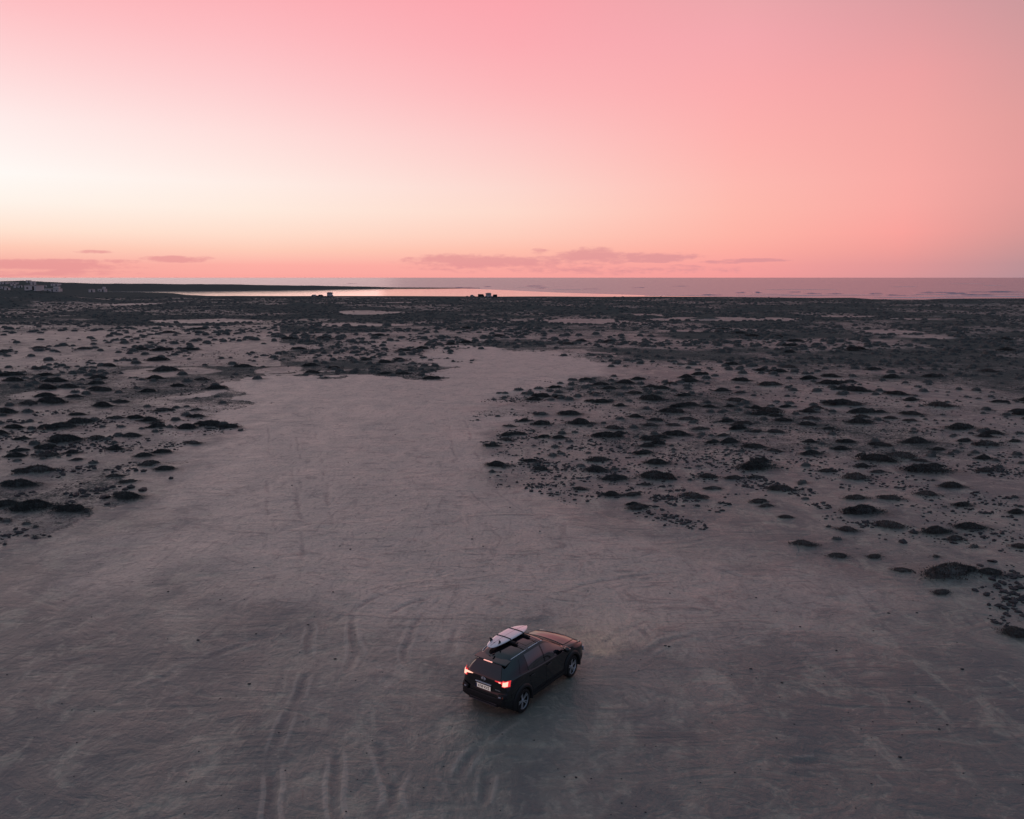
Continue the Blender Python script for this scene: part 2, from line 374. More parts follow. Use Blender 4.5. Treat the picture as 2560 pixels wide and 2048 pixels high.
# ------------------------------------------------------------------ object helpers
def link(name, me, m=None, parent=None, smooth=False):
    o = bpy.data.objects.new(name, me); COL.objects.link(o)
    if m is not None:
        for q in (m if isinstance(m, (list, tuple)) else [m]): me.materials.append(q)
    if smooth: me.polygons.foreach_set('use_smooth', np.ones(len(me.polygons), bool))
    if parent is not None: o.parent = parent
    return o
def tag(o, label=None, cat=None, group=None, kind=None):
    if label: o['label'] = label
    if cat: o['category'] = cat
    if group: o['group'] = group
    if kind: o['kind'] = kind
    return o
def mesh_np(name, V, Fq):
    me = bpy.data.meshes.new(name); V = np.asarray(V, np.float32); Fq = np.asarray(Fq, np.int32)
    k = Fq.shape[1]
    me.vertices.add(len(V)); me.vertices.foreach_set('co', V.ravel())
    me.loops.add(Fq.size); me.loops.foreach_set('vertex_index', Fq.ravel())
    me.polygons.add(len(Fq)); me.polygons.foreach_set('loop_start', np.arange(0, Fq.size, k, dtype=np.int32))
    me.update(calc_edges=True); return me
def bm_obj(name, bm, m, parent=None, smooth=False, bevel=0):
    bmesh.ops.recalc_face_normals(bm, faces=bm.faces)
    me = bpy.data.meshes.new(name); bm.to_mesh(me); bm.free()
    o = link(name, me, m, parent, smooth)
    if bevel:
        b = o.modifiers.new('bevel', 'BEVEL'); b.width = bevel; b.segments = 2; b.limit_method = 'ANGLE'
    return o
def box(bm, cx, cy, cz, sx, sy, sz, rot=None):
    r = bmesh.ops.create_cube(bm, size=1, matrix=Matrix.Translation((cx, cy, cz)) @ (rot or Matrix.Identity(4)) @ Matrix.Diagonal((sx, sy, sz, 1)))
    return r['verts']
def grid_faces(nr, nc, off=0, wrap=False):
    i = np.arange(nr-1)[:, None]; j = np.arange(nc if wrap else nc-1)[None, :]
    j2 = (j+1) % nc
    a = i*nc+j; b = i*nc+j2; c = (i+1)*nc+j2; d = (i+1)*nc+j
    return np.stack([a, b, c, d], -1).reshape(-1, 4)+off
def empty(name, loc, rz=0.):
    o = bpy.data.objects.new(name, None); COL.objects.link(o); o.location = loc; o.rotation_euler = (0, 0, rz); o.empty_display_size = .3
    return o

# ------------------------------------------------------------------ shrubs: surveyed positions
SHRUBS = []   # px, py, width px, pale
def crop(ox, oy, sc, rows):
    for r in rows: SHRUBS.append((ox+r[0]/sc, oy+r[1]/sc, r[2]/sc, len(r) > 3 or (int(r[0])*7+int(r[1])*3) % 6 == 0))
crop(0, 800, 2.874, [(80,395,170),(95,435,160),(270,350,90),(325,395,120),(395,440,150),(115,487,90),(210,475,100),(335,490,140),(525,380,100),(490,485,130),(540,518,95),(325,545,140),(210,600,150),(370,590,180),(540,553,110),(620,530,90),(30,665,150),(690,495,90),(685,458,100),(700,420,120),(640,397,70),(855,520,80),(860,590,90),(740,615,150),(590,430,50),(975,310,100),(1115,418,140),(1190,360,160),(1280,475,110),(1550,490,130),(1560,550,60),(1060,512,110),(1170,650,140),(1410,650,110),(1340,683,100),(560,680,110),(70,612,70),(200,663,90),(560,735,170),(430,770,180),(1120,770,120),(1340,775,160),(695,855,130,1),(470,865,190),(420,845,130),(110,975,120),(345,975,160),(820,925,110),(870,768,70,1),(1390,885,130,1),(1030,975,100),(270,1080,260),(140,1180,220),(1080,1035,140,1),(1180,1070,150),(820,1120,110,1),(930,1160,150),(670,1025,80,1),(40,1330,150),(230,1345,240),(910,1275,180),(50,1450,90,1),(190,1470,70,1),(1750,332,110),(1670,315,80),(1850,420,90),(1460,430,90,1),(600,212,90),(285,225,90),(350,290,80),(1000,210,130),(1130,285,120),(1160,215,130),(1440,65,90),(900,80,50),(1650,80,70),(1720,155,60)])
crop(1300, 800, 2.875, [(475,427,90),(580,460,130),(845,422,100),(245,482,110),(290,455,80,1),(215,515,60),(540,532,90),(295,565,100),(590,588,150),(720,615,100),(355,675,140),(430,735,220),(675,775,140),(815,770,90),(620,830,170),(945,480,90),(950,565,150),(990,525,90),(1105,508,70),(1215,440,160),(1195,410,100),(1285,390,90),(1235,318,100),(1210,345,60),(705,297,80),(600,270,70),(680,215,70),(495,245,50),(1345,457,60),(1450,502,140),(1560,578,160),(1765,465,120),(1745,357,110),(1525,318,90),(1740,280,80),(1215,610,140),(1085,658,150),(1200,712,130),(1110,752,130),(830,693,100),(1130,820,160),(1010,842,110),(920,900,130),(895,835,70),(1390,875,110),(1310,820,80),(1465,825,100,1),(1465,652,90,1),(1620,740,160),(1570,775,150),(1750,710,90),(1830,800,150),(1825,645,120),(1845,585,80),(1830,940,130),(1690,1050,290),(560,1000,180,1),(435,1045,110),(970,1120,190),(900,1178,100,1),(1350,1120,170,1),(355,870,90,1),(250,910,80),(395,805,70,1),(1280,1050,70,1),(800,1260,120,1),(840,1350,140,1),(1240,1270,180,1),(430,1210,120,1),(1770,1340,130,1),(160,680,100,1),(1390,1205,130,1),(1090,905,60),(1590,520,90),(790,955,60,1)])
crop(1900, 800, 2.029, [(345,320,120),(250,298,80),(230,271,50),(360,283,90),(500,357,110),(410,375,70),(410,420,140),(480,430,80),(515,465,100),(500,520,100),(365,575,60),(350,550,70),(440,615,90),(410,650,80),(605,630,90),(695,375,90),(770,475,100),(790,615,150),(590,705,140),(720,690,130),(835,760,170),(910,435,110,1),(1010,545,130),(1180,575,80),(1035,612,80),(1150,630,110,1),(900,655,70),(965,680,50),(1090,670,60),(1305,680,60),(970,845,110),(335,765,80,1),(490,795,110,1),(215,820,60),(665,905,100,1),(850,885,90,1),(520,970,150),(650,1040,150,1),(440,1065,110,1),(1060,1050,140),(990,1110,110,1),(1300,975,90),(1320,1150,80),(220,1133,110,1),(400,1190,90,1),(390,1112,60,1),(130,1005,70,1),(965,1282,250,1),(1050,1285,120),(920,1380,90,1),(1310,1590,120),(490,905,110,1),(875,285,80),(850,315,60),(620,305,50),(670,290,80),(470,155,70),(1250,155,80),(720,1265,80,1),(580,1195,80,1),(100,260,80),(60,330,90)])
crop(700, 800, 2.874, [(860,290,90),(670,335,60),(1445,205,70),(1280,157,60),(1210,127,40),(1575,525,60),(1610,555,70),(1875,680,90,1),(1655,762,80,1),(1565,692,50),(230,375,110),(220,325,100),(750,165,60),(320,310,90),(1150,35,60)])
shrubs = []   # x, y, diameter, pale, surveyed
for (px, py, w, p) in SHRUBS:
    x, y = pg(px, py+w*.05)
    shrubs.append((x, y, (.56+.24*random.random())*w/F*math.hypot(math.hypot(x, y), HC), p, True))
sx = np.array([s[0] for s in shrubs]); sy = np.array([s[1] for s in shrubs])
# between them, more of the same, by density
cand_n = 70000
rr = 38*np.exp(RNG.random(cand_n)*math.log(590/38)); aa = R(-41)+RNG.random(cand_n)*R(82)
keepw = RNG.random(cand_n)
area_d = cand_n/(math.log(590/38)*R(82)*rr*rr)            # candidates per square metre at rr
cx = rr*np.sin(aa); cy = rr*np.cos(aa)
veg = ~clear_mask(cx, cy)
cpx, cpy = to_px(cx, cy)
dens = .15+.07*sstep(70, 170, rr)
dens = dens*(.35+1.5*sstep(.35, .62, fbm(cx/13, cy/13, 71, 3)))*(1-.97*pale_mask(cx, cy))
strip = (cpx < 700) & (cpy > 815) & (cpy < 915)
dens = np.where(strip, dens*.45, dens)
lowright = (cpy > 1180) & (cpx > 1300); dens = np.where(lowright, dens*.35, dens)
Rs_c = np.interp(np.arctan2(cx, cy), SA, SRr)
ok = veg & (keepw < dens/np.maximum(area_d, 1e-6)) & (rr < Rs_c*.965)
ci = np.where(ok)[0]
cell = {}
def near_any(x, y, d):
    i, j = int(x//3), int(y//3)
    for a in (-1, 0, 1):
        for b in (-1, 0, 1):
            for (u, v, dd) in cell.get((i+a, j+b), ()):
                if (u-x)**2+(v-y)**2 < ((d+dd)*.42)**2: return True
    return False
for s in shrubs: cell.setdefault((int(s[0]//3), int(s[1]//3)), []).append((s[0], s[1], s[2]*1.25))
for i in ci:
    x, y = float(cx[i]), float(cy[i]); d = float(.24+.95*RNG.random()**2.2+.5*(RNG.random() < .08))
    if rr[i] > 150: d *= 1.35
    if near_any(x, y, d): continue
    cell.setdefault((int(x//3), int(y//3)), []).append((x, y, d))
    shrubs.append((x, y, d, RNG.random() < .28, False))
SHA = np.array([(s[0], s[1], s[2], s[3]) for s in shrubs], float)
srad = np.hypot(SHA[:, 0], SHA[:, 1])

# ------------------------------------------------------------------ the ground, one sheet
ru = np.concatenate([[0.], np.linspace(2, 15, 10), 15.5*np.exp(np.linspace(0, math.log(640/15.5), 640)), np.geomspace(650, 1500, 110)])
au = np.concatenate([np.linspace(-180, -44, 34)[:-1], np.linspace(-44, -36, 40)[:-1], np.linspace(-36, 36, 760), np.linspace(36, 44, 40)[1:], np.linspace(44, 180, 34)[1:-1]])
ar = np.radians(au)
GX = ru[:, None]*np.sin(ar)[None, :]; GY = ru[:, None]*np.cos(ar)[None, :]
def mound_fields(x, y, want=True):
    """ sand drifted up round every nearer shrub, and the litter below it """
    z = np.zeros_like(x); l = np.zeros_like(x)
    return z, l
def ground_z(x, y):
    x = np.asarray(x, float); y = np.asarray(y, float); r = np.hypot(x, y)
    z = base_height(x, y)
    n = 1-sstep(140, 260, r)
    z = z+n*((fbm(x/7, y/7, 51, 3)-.5)*.16+(fbm(x/1.6+y/5, y/2.6-x/4, 53, 3)-.5)*.055)
    return z
CARP = (0.422, 23.41); CARYAW = R(53.6)
GZ = ground_z(GX, GY)
flat = np.exp(-(((GX-CARP[0])**2+(GY-CARP[1])**2)/9.)**2)
CARZ = float(ground_z(np.array([CARP[0]]), np.array([CARP[1]]))[0])
GZ = GZ*(1-flat)+CARZ*flat
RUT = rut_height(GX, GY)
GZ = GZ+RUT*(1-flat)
LIT = np.zeros_like(GZ)
azs = ar
lr = np.log(np.maximum(ru, 1e-3))
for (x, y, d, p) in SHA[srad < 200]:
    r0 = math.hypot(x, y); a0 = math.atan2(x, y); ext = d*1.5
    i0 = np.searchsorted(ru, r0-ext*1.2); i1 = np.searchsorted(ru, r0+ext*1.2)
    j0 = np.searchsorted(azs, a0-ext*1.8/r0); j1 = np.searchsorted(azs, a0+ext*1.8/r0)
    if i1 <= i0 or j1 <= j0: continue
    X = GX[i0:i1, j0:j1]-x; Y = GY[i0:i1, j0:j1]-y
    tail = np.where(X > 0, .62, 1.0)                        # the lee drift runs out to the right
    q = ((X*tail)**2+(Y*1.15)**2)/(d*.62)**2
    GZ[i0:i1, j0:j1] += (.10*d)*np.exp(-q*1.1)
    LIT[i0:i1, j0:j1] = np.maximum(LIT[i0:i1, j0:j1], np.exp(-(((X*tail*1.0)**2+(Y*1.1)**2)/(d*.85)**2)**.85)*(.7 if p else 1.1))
cl = clear_mask(GX, GY).astype(float)
GR = np.hypot(GX, GY)
scr = (1-cl)*(.49+.14*sstep(60, 130, GR)+.20*sstep(120, 260, GR))
scr = scr*(.75+.5*sstep(.3, .7, fbm(GX/22, GY/22, 81, 3)))
scr = scr*(1-.93*pale_mask(GX, GY))
gpx, gpy = to_px(GX, GY)
scr = np.where((gpx < 700) & (gpy > 815) & (gpy < 915) & (GY > 10), scr*.6, scr)
humpm = np.zeros_like(scr)
for (hx, hy, ha, hb, hh) in hump_w: humpm = np.maximum(humpm, np.exp(-(((GX-hx)/ha)**2+((GY-hy)/hb)**2)))
scr = np.clip(np.maximum(scr, humpm*1.5), 0, 1.2)
scr = np.where(GR > 560, np.maximum(scr, .95), scr)
scr = np.where(GY < 8, scr*.0, scr)
nr, nc = GX.shape
Vg = np.stack([GX, GY, GZ], -1)
Vg = np.concatenate([Vg[0, :1], Vg[1:].reshape(-1, 3)])
Fg = grid_faces(nr-1, nc, 1, wrap=True)
me = mesh_np('ground', Vg, Fg[:, ::-1])
PAINTED_LIGHT = [(470,980),(560,940),(900,930),(1110,880),(1150,840),(1500,890),(1560,930),(1300,990),(1230,1060),(1240,1180),(1330,1260),(1560,1340),(1900,1400),(2150,1440),(2100,1520),(1800,1560),(1560,1600),(1440,1680),(1300,1560),(1150,1640),(900,1560),(600,1480),(250,1440),(180,1360),(420,1260),(500,1150)]  # outline of the brighter middle ground, its light painted into the sand colour
jx = (fbm(GX/4.5, GY/4.5, 33, 5)-.5); jy = (fbm(GX/4.5, GY/4.5, 37, 5)-.5); painted_light = np.zeros_like(GZ)
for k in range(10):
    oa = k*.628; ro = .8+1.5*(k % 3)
    qx, qy = to_px(GX+jx*9+ro*math.cos(oa), GY+jy*10+1.4*ro*math.sin(oa)); painted_light += inpoly(qx, qy, PAINTED_LIGHT)*(GY > 8)*.1
for nm, arr in (('scrub', scr), ('litter', LIT), ('painted_light', painted_light), ('rut', np.clip(RUT/.03, -1, 1))):
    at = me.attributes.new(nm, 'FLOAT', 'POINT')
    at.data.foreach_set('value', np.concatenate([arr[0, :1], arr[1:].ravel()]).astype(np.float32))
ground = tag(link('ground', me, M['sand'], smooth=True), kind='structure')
def gz_at(x, y):
    """ height of the built sheet at x, y """
    x = np.atleast_1d(np.asarray(x, float)); y = np.atleast_1d(np.asarray(y, float))
    r = np.hypot(x, y); a = np.arctan2(x, y)
    i = np.clip(np.searchsorted(ru, r)-1, 0, nr-2); j = np.clip(np.searchsorted(ar, a)-1, 0, nc-2)
    u = (r-ru[i])/(ru[i+1]-ru[i]); v = (a-ar[j])/(ar[j+1]-ar[j])
    return (GZ[i, j]*(1-u)+GZ[i+1, j]*u)*(1-v)+(GZ[i, j+1]*(1-u)+GZ[i+1, j+1]*u)*v

# ------------------------------------------------------------------ sea, lagoon, surf
S = 70000.
sea = tag(link('sea', mesh_np('sea', [(-S, -S, SEA), (S, -S, SEA), (S, S, SEA), (-S, S, SEA)], [(0, 1, 2, 3)]), M['sea']), kind='structure')
near_l = [(262,730.5),(430,735),(470,741),(520,744),(700,745),(1000,745),(1245,746),(1640,746),(1880,747)]; far_l = [(1850,743.5),(1600,738),(1400,732),(1250,725),(1160,721.8),(1060,721.4),(850,722.8),(700,724.8),(550,726),(400,727),(262,728.4)]
LP = [(*pg(x, y, SEA), SEA+.05) for x, y in near_l+far_l]
bm = bmesh.new(); bm.faces.new([bm.verts.new(p) for p in LP]); bmesh.ops.triangulate(bm, faces=bm.faces)
for f in bm.faces:
    f.normal_update()
tag(bm_obj('lagoon', bm, M['lagoon']), kind='structure')
# breaking waves: long low swells with a steep dark face and a white crest
def wave(px, py, wpx, h, ang=0.):
    x, y = pg(px, py, SEA); L = wpx/F*math.hypot(x, y); n = max(12, int(L/2.5)); prof = [(-3.2, 0), (-1.6, .35), (-.4, .9), (0, 1.), (.5, .8), (2.2, .35), (5., 0)]
    V = []; k0 = random.random()*50
    for i in range(n+1):
        t = i/n; e = math.sin(math.pi*t)**.6; s = h*e*(.65+.7*float(vnoise(np.array([k0+t*7]), np.array([.3]), 5)[0]))
        xx = (t-.5)*L; yy = xx*math.tan(ang)+3*math.sin(t*5+k0)
        for (a, b) in prof: V.append((x+xx, y+yy+a*h*1.6, SEA-.03+b*s))
    o = link('sea_wave', mesh_np('wave', V, grid_faces(n+1, len(prof))), M['wave'], smooth=True)
    tag(o, kind='structure'); return o
for a in [(1340,716,60,1.1),(1352,721,34,.9),(1600,720,50,.8),(1855,732.5,38,1.1),(1895,732.5,20,.9),(2190,735.5,46,1.2),(2340,733,110,1.3),(2385,735,60,1.4),(2490,731,150,1.1),(2030,735,50,.9),(2085,735.5,60,.8),(2440,738.5,90,.9),(1990,731,40,.8),(2240,739,60,.7),
          (1160,719.6,60,.7),(1220,717.5,26,.8),(880,709.5,40,.7),(1700,716,60,.6),(1780,738,60,.6),(1480,723,60,.5)]: wave(*a)
# foam left behind the breakers, a thin lace of froth
def foam(px, py, wpx, dm):
    dm = dm*2.2
    x, y = pg(px, py, SEA); L = wpx/F*math.hypot(x, y); n = max(8, int(L/4)); V = []; s = random.random()*40
    for i in range(n+1):
        t = i/n; e = math.sin(math.pi*t)**.5; c = float(vnoise(np.array([s+t*6]), np.array([.7]), 8)[0])
        xx = (t-.5)*L; w = dm*e*(.3+c)
        for k, b in enumerate((-1, -.5, 0, .5, 1)):
            V.append((x+xx, y+b*w+8*math.sin(s+t*4)*.6, SEA+.10+.12*(1-b*b)))
    tag(link('sea_foam', mesh_np('foam', V, grid_faces(n+1, 5)), M['foam'], smooth=True), 'thin white surf foam lying along the breakers', None, None, 'stuff')
for a in [(2120,738.5,330,3),(2500,741,230,5),(2300,744,200,3.5),(1950,740,200,2),(2420,709.5,70,16),(2480,714,40,10),(2260,717.5,50,7),(2000,724,160,4),(1330,718.6,90,3.5),(1930,736,90,2.2),(2350,737,110,3),(2530,735.5,100,3),(1420,724,80,2.5),(1700,739.5,170,2)]: foam(*a)

# ------------------------------------------------------------------ shrubs
def shrub_mesh(name, seed, pale=False, n=2600):
    rg = np.random.default_rng(seed); V = []; Fc = []
    lobes = [(0, 0, 1., 1.)]
    for k in range(rg.integers(1, 5)):
        a = rg.random()*6.28; d = .25+.4*rg.random(); lobes.append((d*math.cos(a), d*math.sin(a)*.55, .35+.35*rg.random(), .5+.4*rg.random()))
    Hh = .26 if not pale else .22
    ph = rg.random(8)*6.28
    def hgt(x, y):
        h = np.zeros_like(x)
        for (lx, ly, lr_, lh) in lobes:
            ang = np.arctan2(y-ly, x-lx); rad = lr_*(.5*(1+.16*np.sin(2*ang+ph[0])+.10*np.sin(3*ang+ph[1])+.06*np.sin(7*ang+ph[2])))
            q = ((x-lx)**2+(y-ly)**2)/rad**2
            h = np.maximum(h, Hh*lh*np.clip(1-q, 0, 1)**.85)
        return h
    # inner twig mass
    nr_, nc_ = 8, 22
    rr_ = np.linspace(0, .95, nr_)**.8; th = np.linspace(0, 2*math.pi, nc_, endpoint=False)
    X = (rr_[:, None]*np.cos(th))*.62; Y = (rr_[:, None]*np.sin(th))*.62
    Z = hgt(X, Y)*.82-.03
    Z = np.where(np.hypot(X, Y) > .40, Z-.04, Z)
    V = np.stack([X, Y, Z], -1).reshape(-1, 3); Fm = grid_faces(nr_, nc_, 0, True)
    # leafy sprays, small upright blades over the whole dome and thinning skirt
    P = (rg.random((n*4, 2))-.5)*np.array([1.9, 1.5])
    h = hgt(P[:, 0], P[:, 1]); ok = (h > .004) | (rg.random(len(P)) < .55*np.exp(-((P[:, 0]/.62)**2+(P[:, 1]/.5)**2)**1.5))
    P = P[ok][:n]; h = h[ok][:n]
    m = len(P); up = rg.random(m)**(.6 if not pale else .9)
    base = np.stack([P[:, 0], P[:, 1], h*(.35+.65*up)-.02], 1)
    s = (.018+.024*rg.random(m))
    out = np.stack([P[:, 0]*.9, P[:, 1]*.9, .35+.3*rg.random(m)], 1)+rg.normal(0, .42, (m, 3)); out /= np.linalg.norm(out, axis=1)[:, None]
    side = np.cross(out, rg.normal(0, 1, (m, 3))); side /= np.linalg.norm(side, axis=1)[:, None]
    a = base-side*s[:, None]*.5; b = base+side*s[:, None]*.5; c = base+out*s[:, None]*2.0; d2 = base+out*s[:, None]*1.1+side*s[:, None]*.5
    T = np.stack([a, b, d2, c], 1).reshape(-1, 3)
    Ft = np.arange(m*4).reshape(-1, 4)+len(V)
    return mesh_np(name, np.concatenate([V, T]), np.concatenate([Fm, Ft]))
protos = [shrub_mesh('cushion_shrub', 100+k) for k in range(9)]
pale_p = [shrub_mesh('dry_shrub', 200+k, True, 1500) for k in range(5)]
for m_ in protos: m_.materials.append(M['shrub'])
for m_ in pale_p: m_.materials.append(M['shrub2'])
d3 = np.hypot(srad, HC); app = SHA[:, 2]/d3
spx, spy = to_px(SHA[:, 0], SHA[:, 1])
vis = (spx > -30) & (spx < 2590)
order = np.argsort(-(app*vis+np.array([s[4] for s in shrubs])*.0))
NIND = 300
ind = list(order[:NIND]); rest = [i for i in order[NIND:]]
zs = gz_at(SHA[:, 0], SHA[:, 1])
# words for where each stands
def zone(px, py):
    if px < 1000:
        if py > 1150: return 'among stones by the near left sand edge'
        if py > 1040: return 'in the stony scrub left of the sand'
        if py > 930: return 'in the middle of the left scrub'
        return 'in the far left scrub'
    if px > 2230:
        if py > 1200: return 'on the near right sand'
        if py > 1060: return 'in right scrub by the frame edge'
        return 'in the far right corner of scrub'
    if px < 1620:
        if py > 1200: return 'at the near tip of the right scrub'
        if py > 1020: return 'on the left border of right scrub'
        return 'beyond the far tongue of sand'
    if py > 1260: return 'on the near fringe of right scrub'
    if py > 1120: return 'in the near half of right scrub'
    if py > 1000: return 'in the middle of right scrub'
    return 'in the far part of right scrub'
groups = {}
for i in ind:
    wpx = app[i]*F; sz = 'large' if wpx > 55 else 'medium' if wpx > 34 else 'small'
    tone = 'dry grey' if SHA[i, 3] else 'dark'
    groups.setdefault((sz, tone, zone(spx[i], spy[i])), []).append(i)
labels = {}
for (sz, tone, zn), L in groups.items():
    if len(L) == 1: labels[L[0]] = f'the only {sz} {tone} cushion shrub {zn}'; continue
    used = {}
    for word, key in (('nearest', max(L, key=lambda i: spy[i])), ('farthest', min(L, key=lambda i: spy[i])), ('leftmost', min(L, key=lambda i: spx[i])), ('rightmost', max(L, key=lambda i: spx[i])), ('widest', max(L, key=lambda i: app[i]))):
        if key not in used.values() and len(used) < len(L): used[word] = key
    for w_, i in used.items(): labels[i] = f'{w_} {sz} {tone} cushion shrub {zn}'
    for i in L:
        if i not in labels: labels[i] = f'{sz} {tone} cushion shrub {zn}, between others'
special = [((2290*1,1164), None)]
for n_, i in enumerate(ind):
    x, y, d, p = SHA[i]
    me_ = (pale_p[random.randrange(5)] if p else protos[random.randrange(9)])
    o = bpy.data.objects.new('shrub', me_); COL.objects.link(o)
    k = random.uniform(.85, 1.15)
    o.location = (x, y, float(zs[i])-.02*d); o.rotation_euler = (0, 0, random.choice([0, math.pi])+random.uniform(-.5, .5)); o.scale = (d*1.08, d*random.uniform(.62, .9), d*k*(.8 if d > 1.8 else .95))
    tag(o, labels[i], 'shrub', 'cushion shrubs on the sand')
# the rest, too many to be things: one object
small = []
rg = np.random.default_rng(5)
cores = []
for k in range(8):
    a = np.linspace(0, 2*math.pi, 11, endpoint=False); V = [(0, 0, .34)]
    for (q, h) in ((.28, .30), (.45, .16), (.56, -.05)):
        w = 1+.25*(rg.random(11)-.5)
        for t, ww in zip(a, w): V.append((q*ww*math.cos(t), q*ww*math.sin(t), h*(1+.5*(rg.random()-.5))))
    cores.append(np.array(V))
Fa = [(0, 1+i, 1+(i+1) % 11) for i in range(11)]
for ring in (0, 1):
    o1 = 1+ring*11; o2 = o1+11
    for i in range(11): j = (i+1) % 11; Fa += [(o1+i, o2+i, o2+j), (o1+i, o2+j, o1+j)]
Fa = np.array(Fa)
VV = []; FF = []; off = 0
spr = []
for i in rest:
    x, y, d, p = SHA[i]; c = cores[random.randrange(8)].copy(); t = random.random()*6.28
    c[:, 0:2] = c[:, 0:2] @ np.array([[math.cos(t), -math.sin(t)], [math.sin(t), math.cos(t)]])
    c = c*np.array([d*1.1, d*.9, d*(.6 if p else .9)])+np.array([x, y, zs[i]-.02])
    VV.append(c); FF.append(Fa+off); off += len(c)
    if srad[i] < 330:
        m = 34 if srad[i] < 160 else 16
        ph_ = rg.random(m)*6.28; ra = np.sqrt(rg.random(m))*.52*d
        b = np.stack([x+ra*np.cos(ph_), y+ra*np.sin(ph_)*.85, zs[i]+.34*d*(.6 if p else .9)*(1-(ra/(d*.6))**2)-.02], 1)
        s = .05*d+.02; dr = rg.normal(0, 1, (m, 3))*s*.8; up_ = np.array([0, 0, 1.])*s*1.3+rg.normal(0, .5, (m, 3))*s
        spr.append(np.stack([b-dr*.5, b+dr*.5, b+up_], 1).reshape(-1, 3))
SV = np.concatenate(spr); VV.append(SV); FF.append(np.arange(len(SV)).reshape(-1, 3)+off)
low = link('low_scrub', mesh_np('low_scrub', np.concatenate(VV), np.concatenate(FF)), M['shrub'])
tag(low, 'low dark scrub thickening into one mass towards the shore', 'scrub', None, 'stuff')

# ------------------------------------------------------------------ stones
STN = []
def scrop(ox, oy, sc, rows):
    for (x, y, a, n, s) in rows: STN.append((ox+x/sc, oy+y/sc, a/sc, n, s))
scrop(0, 800, 2.874, [(370,670,100,24,.34),(130,735,70,16,.34),(110,830,90,22,.36),(550,925,150,40,.40),(400,945,110,26,.40),(830,880,180,50,.28),(740,750,90,26,.3),(900,690,180,50,.24),(1150,710,100,22,.26),(1530,795,80,26,.27),(1200,920,110,22,.24),(890,1060,110,22,.30),(550,1075,90,20,.34),(500,1190,90,12,.26),(190,1250,50,9,.32),(620,1240,100,24,.36),(760,1215,70,12,.34),(1030,1230,4,1,.62),(915,1215,20,2,.55),(760,1285,4,1,.62),(770,1328,4,1,.55),(500,1310,45,6,.3),(625,1388,4,1,.36),(1228,1143,4,1,.34),(90,1535,70,14,.30),(1000,560,180,46,.24),(950,470,130,30,.24),(1110,285,70,16,.34),(980,220,110,26,.3),(500,290,120,30,.26),(1330,520,110,22,.26),(1250,240,60,14,.3),(400,1120,40,4,.36),(985,1085,30,3,.4),(1045,1085,15,2,.4),(300,790,100,26,.34),(850,930,100,20,.3),(60,730,50,12,.3)])
scrop(1300, 800, 2.875, [(80,560,150,60,.22),(400,500,180,60,.20),(620,540,120,30,.2),(640,900,170,44,.27),(380,915,50,12,.34),(100,1030,110,34,.26),(300,1090,180,60,.26),(600,1080,140,34,.24),(880,1040,110,18,.24),(1030,980,60,8,.24),(1200,1000,160,50,.25),(1500,1000,220,70,.24),(1600,920,170,44,.22),(1700,1170,130,56,.26),(1010,1290,70,22,.34),(950,1390,120,30,.27),(1170,1310,110,30,.28),(1110,1450,100,20,.27),(1250,1480,80,16,.26),(180,1210,140,30,.26),(550,1260,70,9,.26),(1400,1360,60,8,.24),(1480,1330,40,6,.24),(1750,1000,90,20,.24),(1100,1210,70,10,.28),(700,1150,90,14,.24),(650,1250,20,3,.34),(1820,1200,60,12,.28),(800,470,160,50,.2),(1150,550,200,40,.2),(450,620,120,30,.2),(700,690,120,24,.22),(1000,700,120,24,.22),(1400,700,120,16,.2),(1300,1130,100,14,.24)])
scrop(1900, 800, 2.029, [(60,835,60,16,.26),(200,870,70,34,.28),(300,945,50,16,.28),(350,730,130,46,.22),(700,820,120,60,.24),(560,740,60,16,.22),(480,850,60,10,.22),(1180,770,100,50,.26),(1280,770,60,24,.26),(1150,910,90,26,.24),(530,1040,45,14,.30),(400,1010,70,9,.26),(630,1105,25,3,.28),(775,1080,4,1,.48),(700,1130,20,2,.32),(890,1110,20,3,.28),(1150,1090,80,18,.30),(1100,970,60,8,.24),(1180,1230,4,1,.40),(1280,1250,25,3,.36),(1270,1330,60,22,.28),(1200,1385,70,20,.28),(1295,1410,40,12,.36),(1250,1465,60,18,.28),(1200,1520,50,9,.26),(1110,1255,20,2,.3),(720,420,110,40,.2),(1000,700,120,24,.2),(780,560,120,24,.2),(1240,690,60,14,.24),(1280,1290,30,6,.3)])
scrop(700, 800, 2.874, [(870,390,150,60,.22),(1050,395,70,26,.22),(720,390,80,30,.2),(1000,225,110,50,.22),(1560,575,120,60,.20),(1760,575,130,60,.20),(1700,830,150,56,.22),(1480,880,35,7,.26),(1830,1040,150,60,.25),(1870,1190,90,22,.24),(1450,690,50,9,.2),(1900,440,60,18,.2),(1120,375,8,1,.3),(1600,1045,50,8,.24),(120,200,130,50,.26),(600,220,160,50,.24),(820,220,100,40,.24)])
st = []
for (px, py, a, n, s) in STN:
    x0, y0 = pg(px, py); r3 = math.hypot(math.hypot(x0, y0), HC); w = a/F*r3
    asp = 1.25 if n > 1 else 1.
    for k in range(int(n*1.7) if n > 3 else n):
        q = math.sqrt(random.random())*(1+.3*random.random()) if n > 1 else 0; t = random.random()*6.283
        d = s*(.30+.95*random.random()**2.0) if n > 1 else s
        st.append((x0+w*q*math.cos(t), y0+w*asp*q*math.sin(t), d, True))
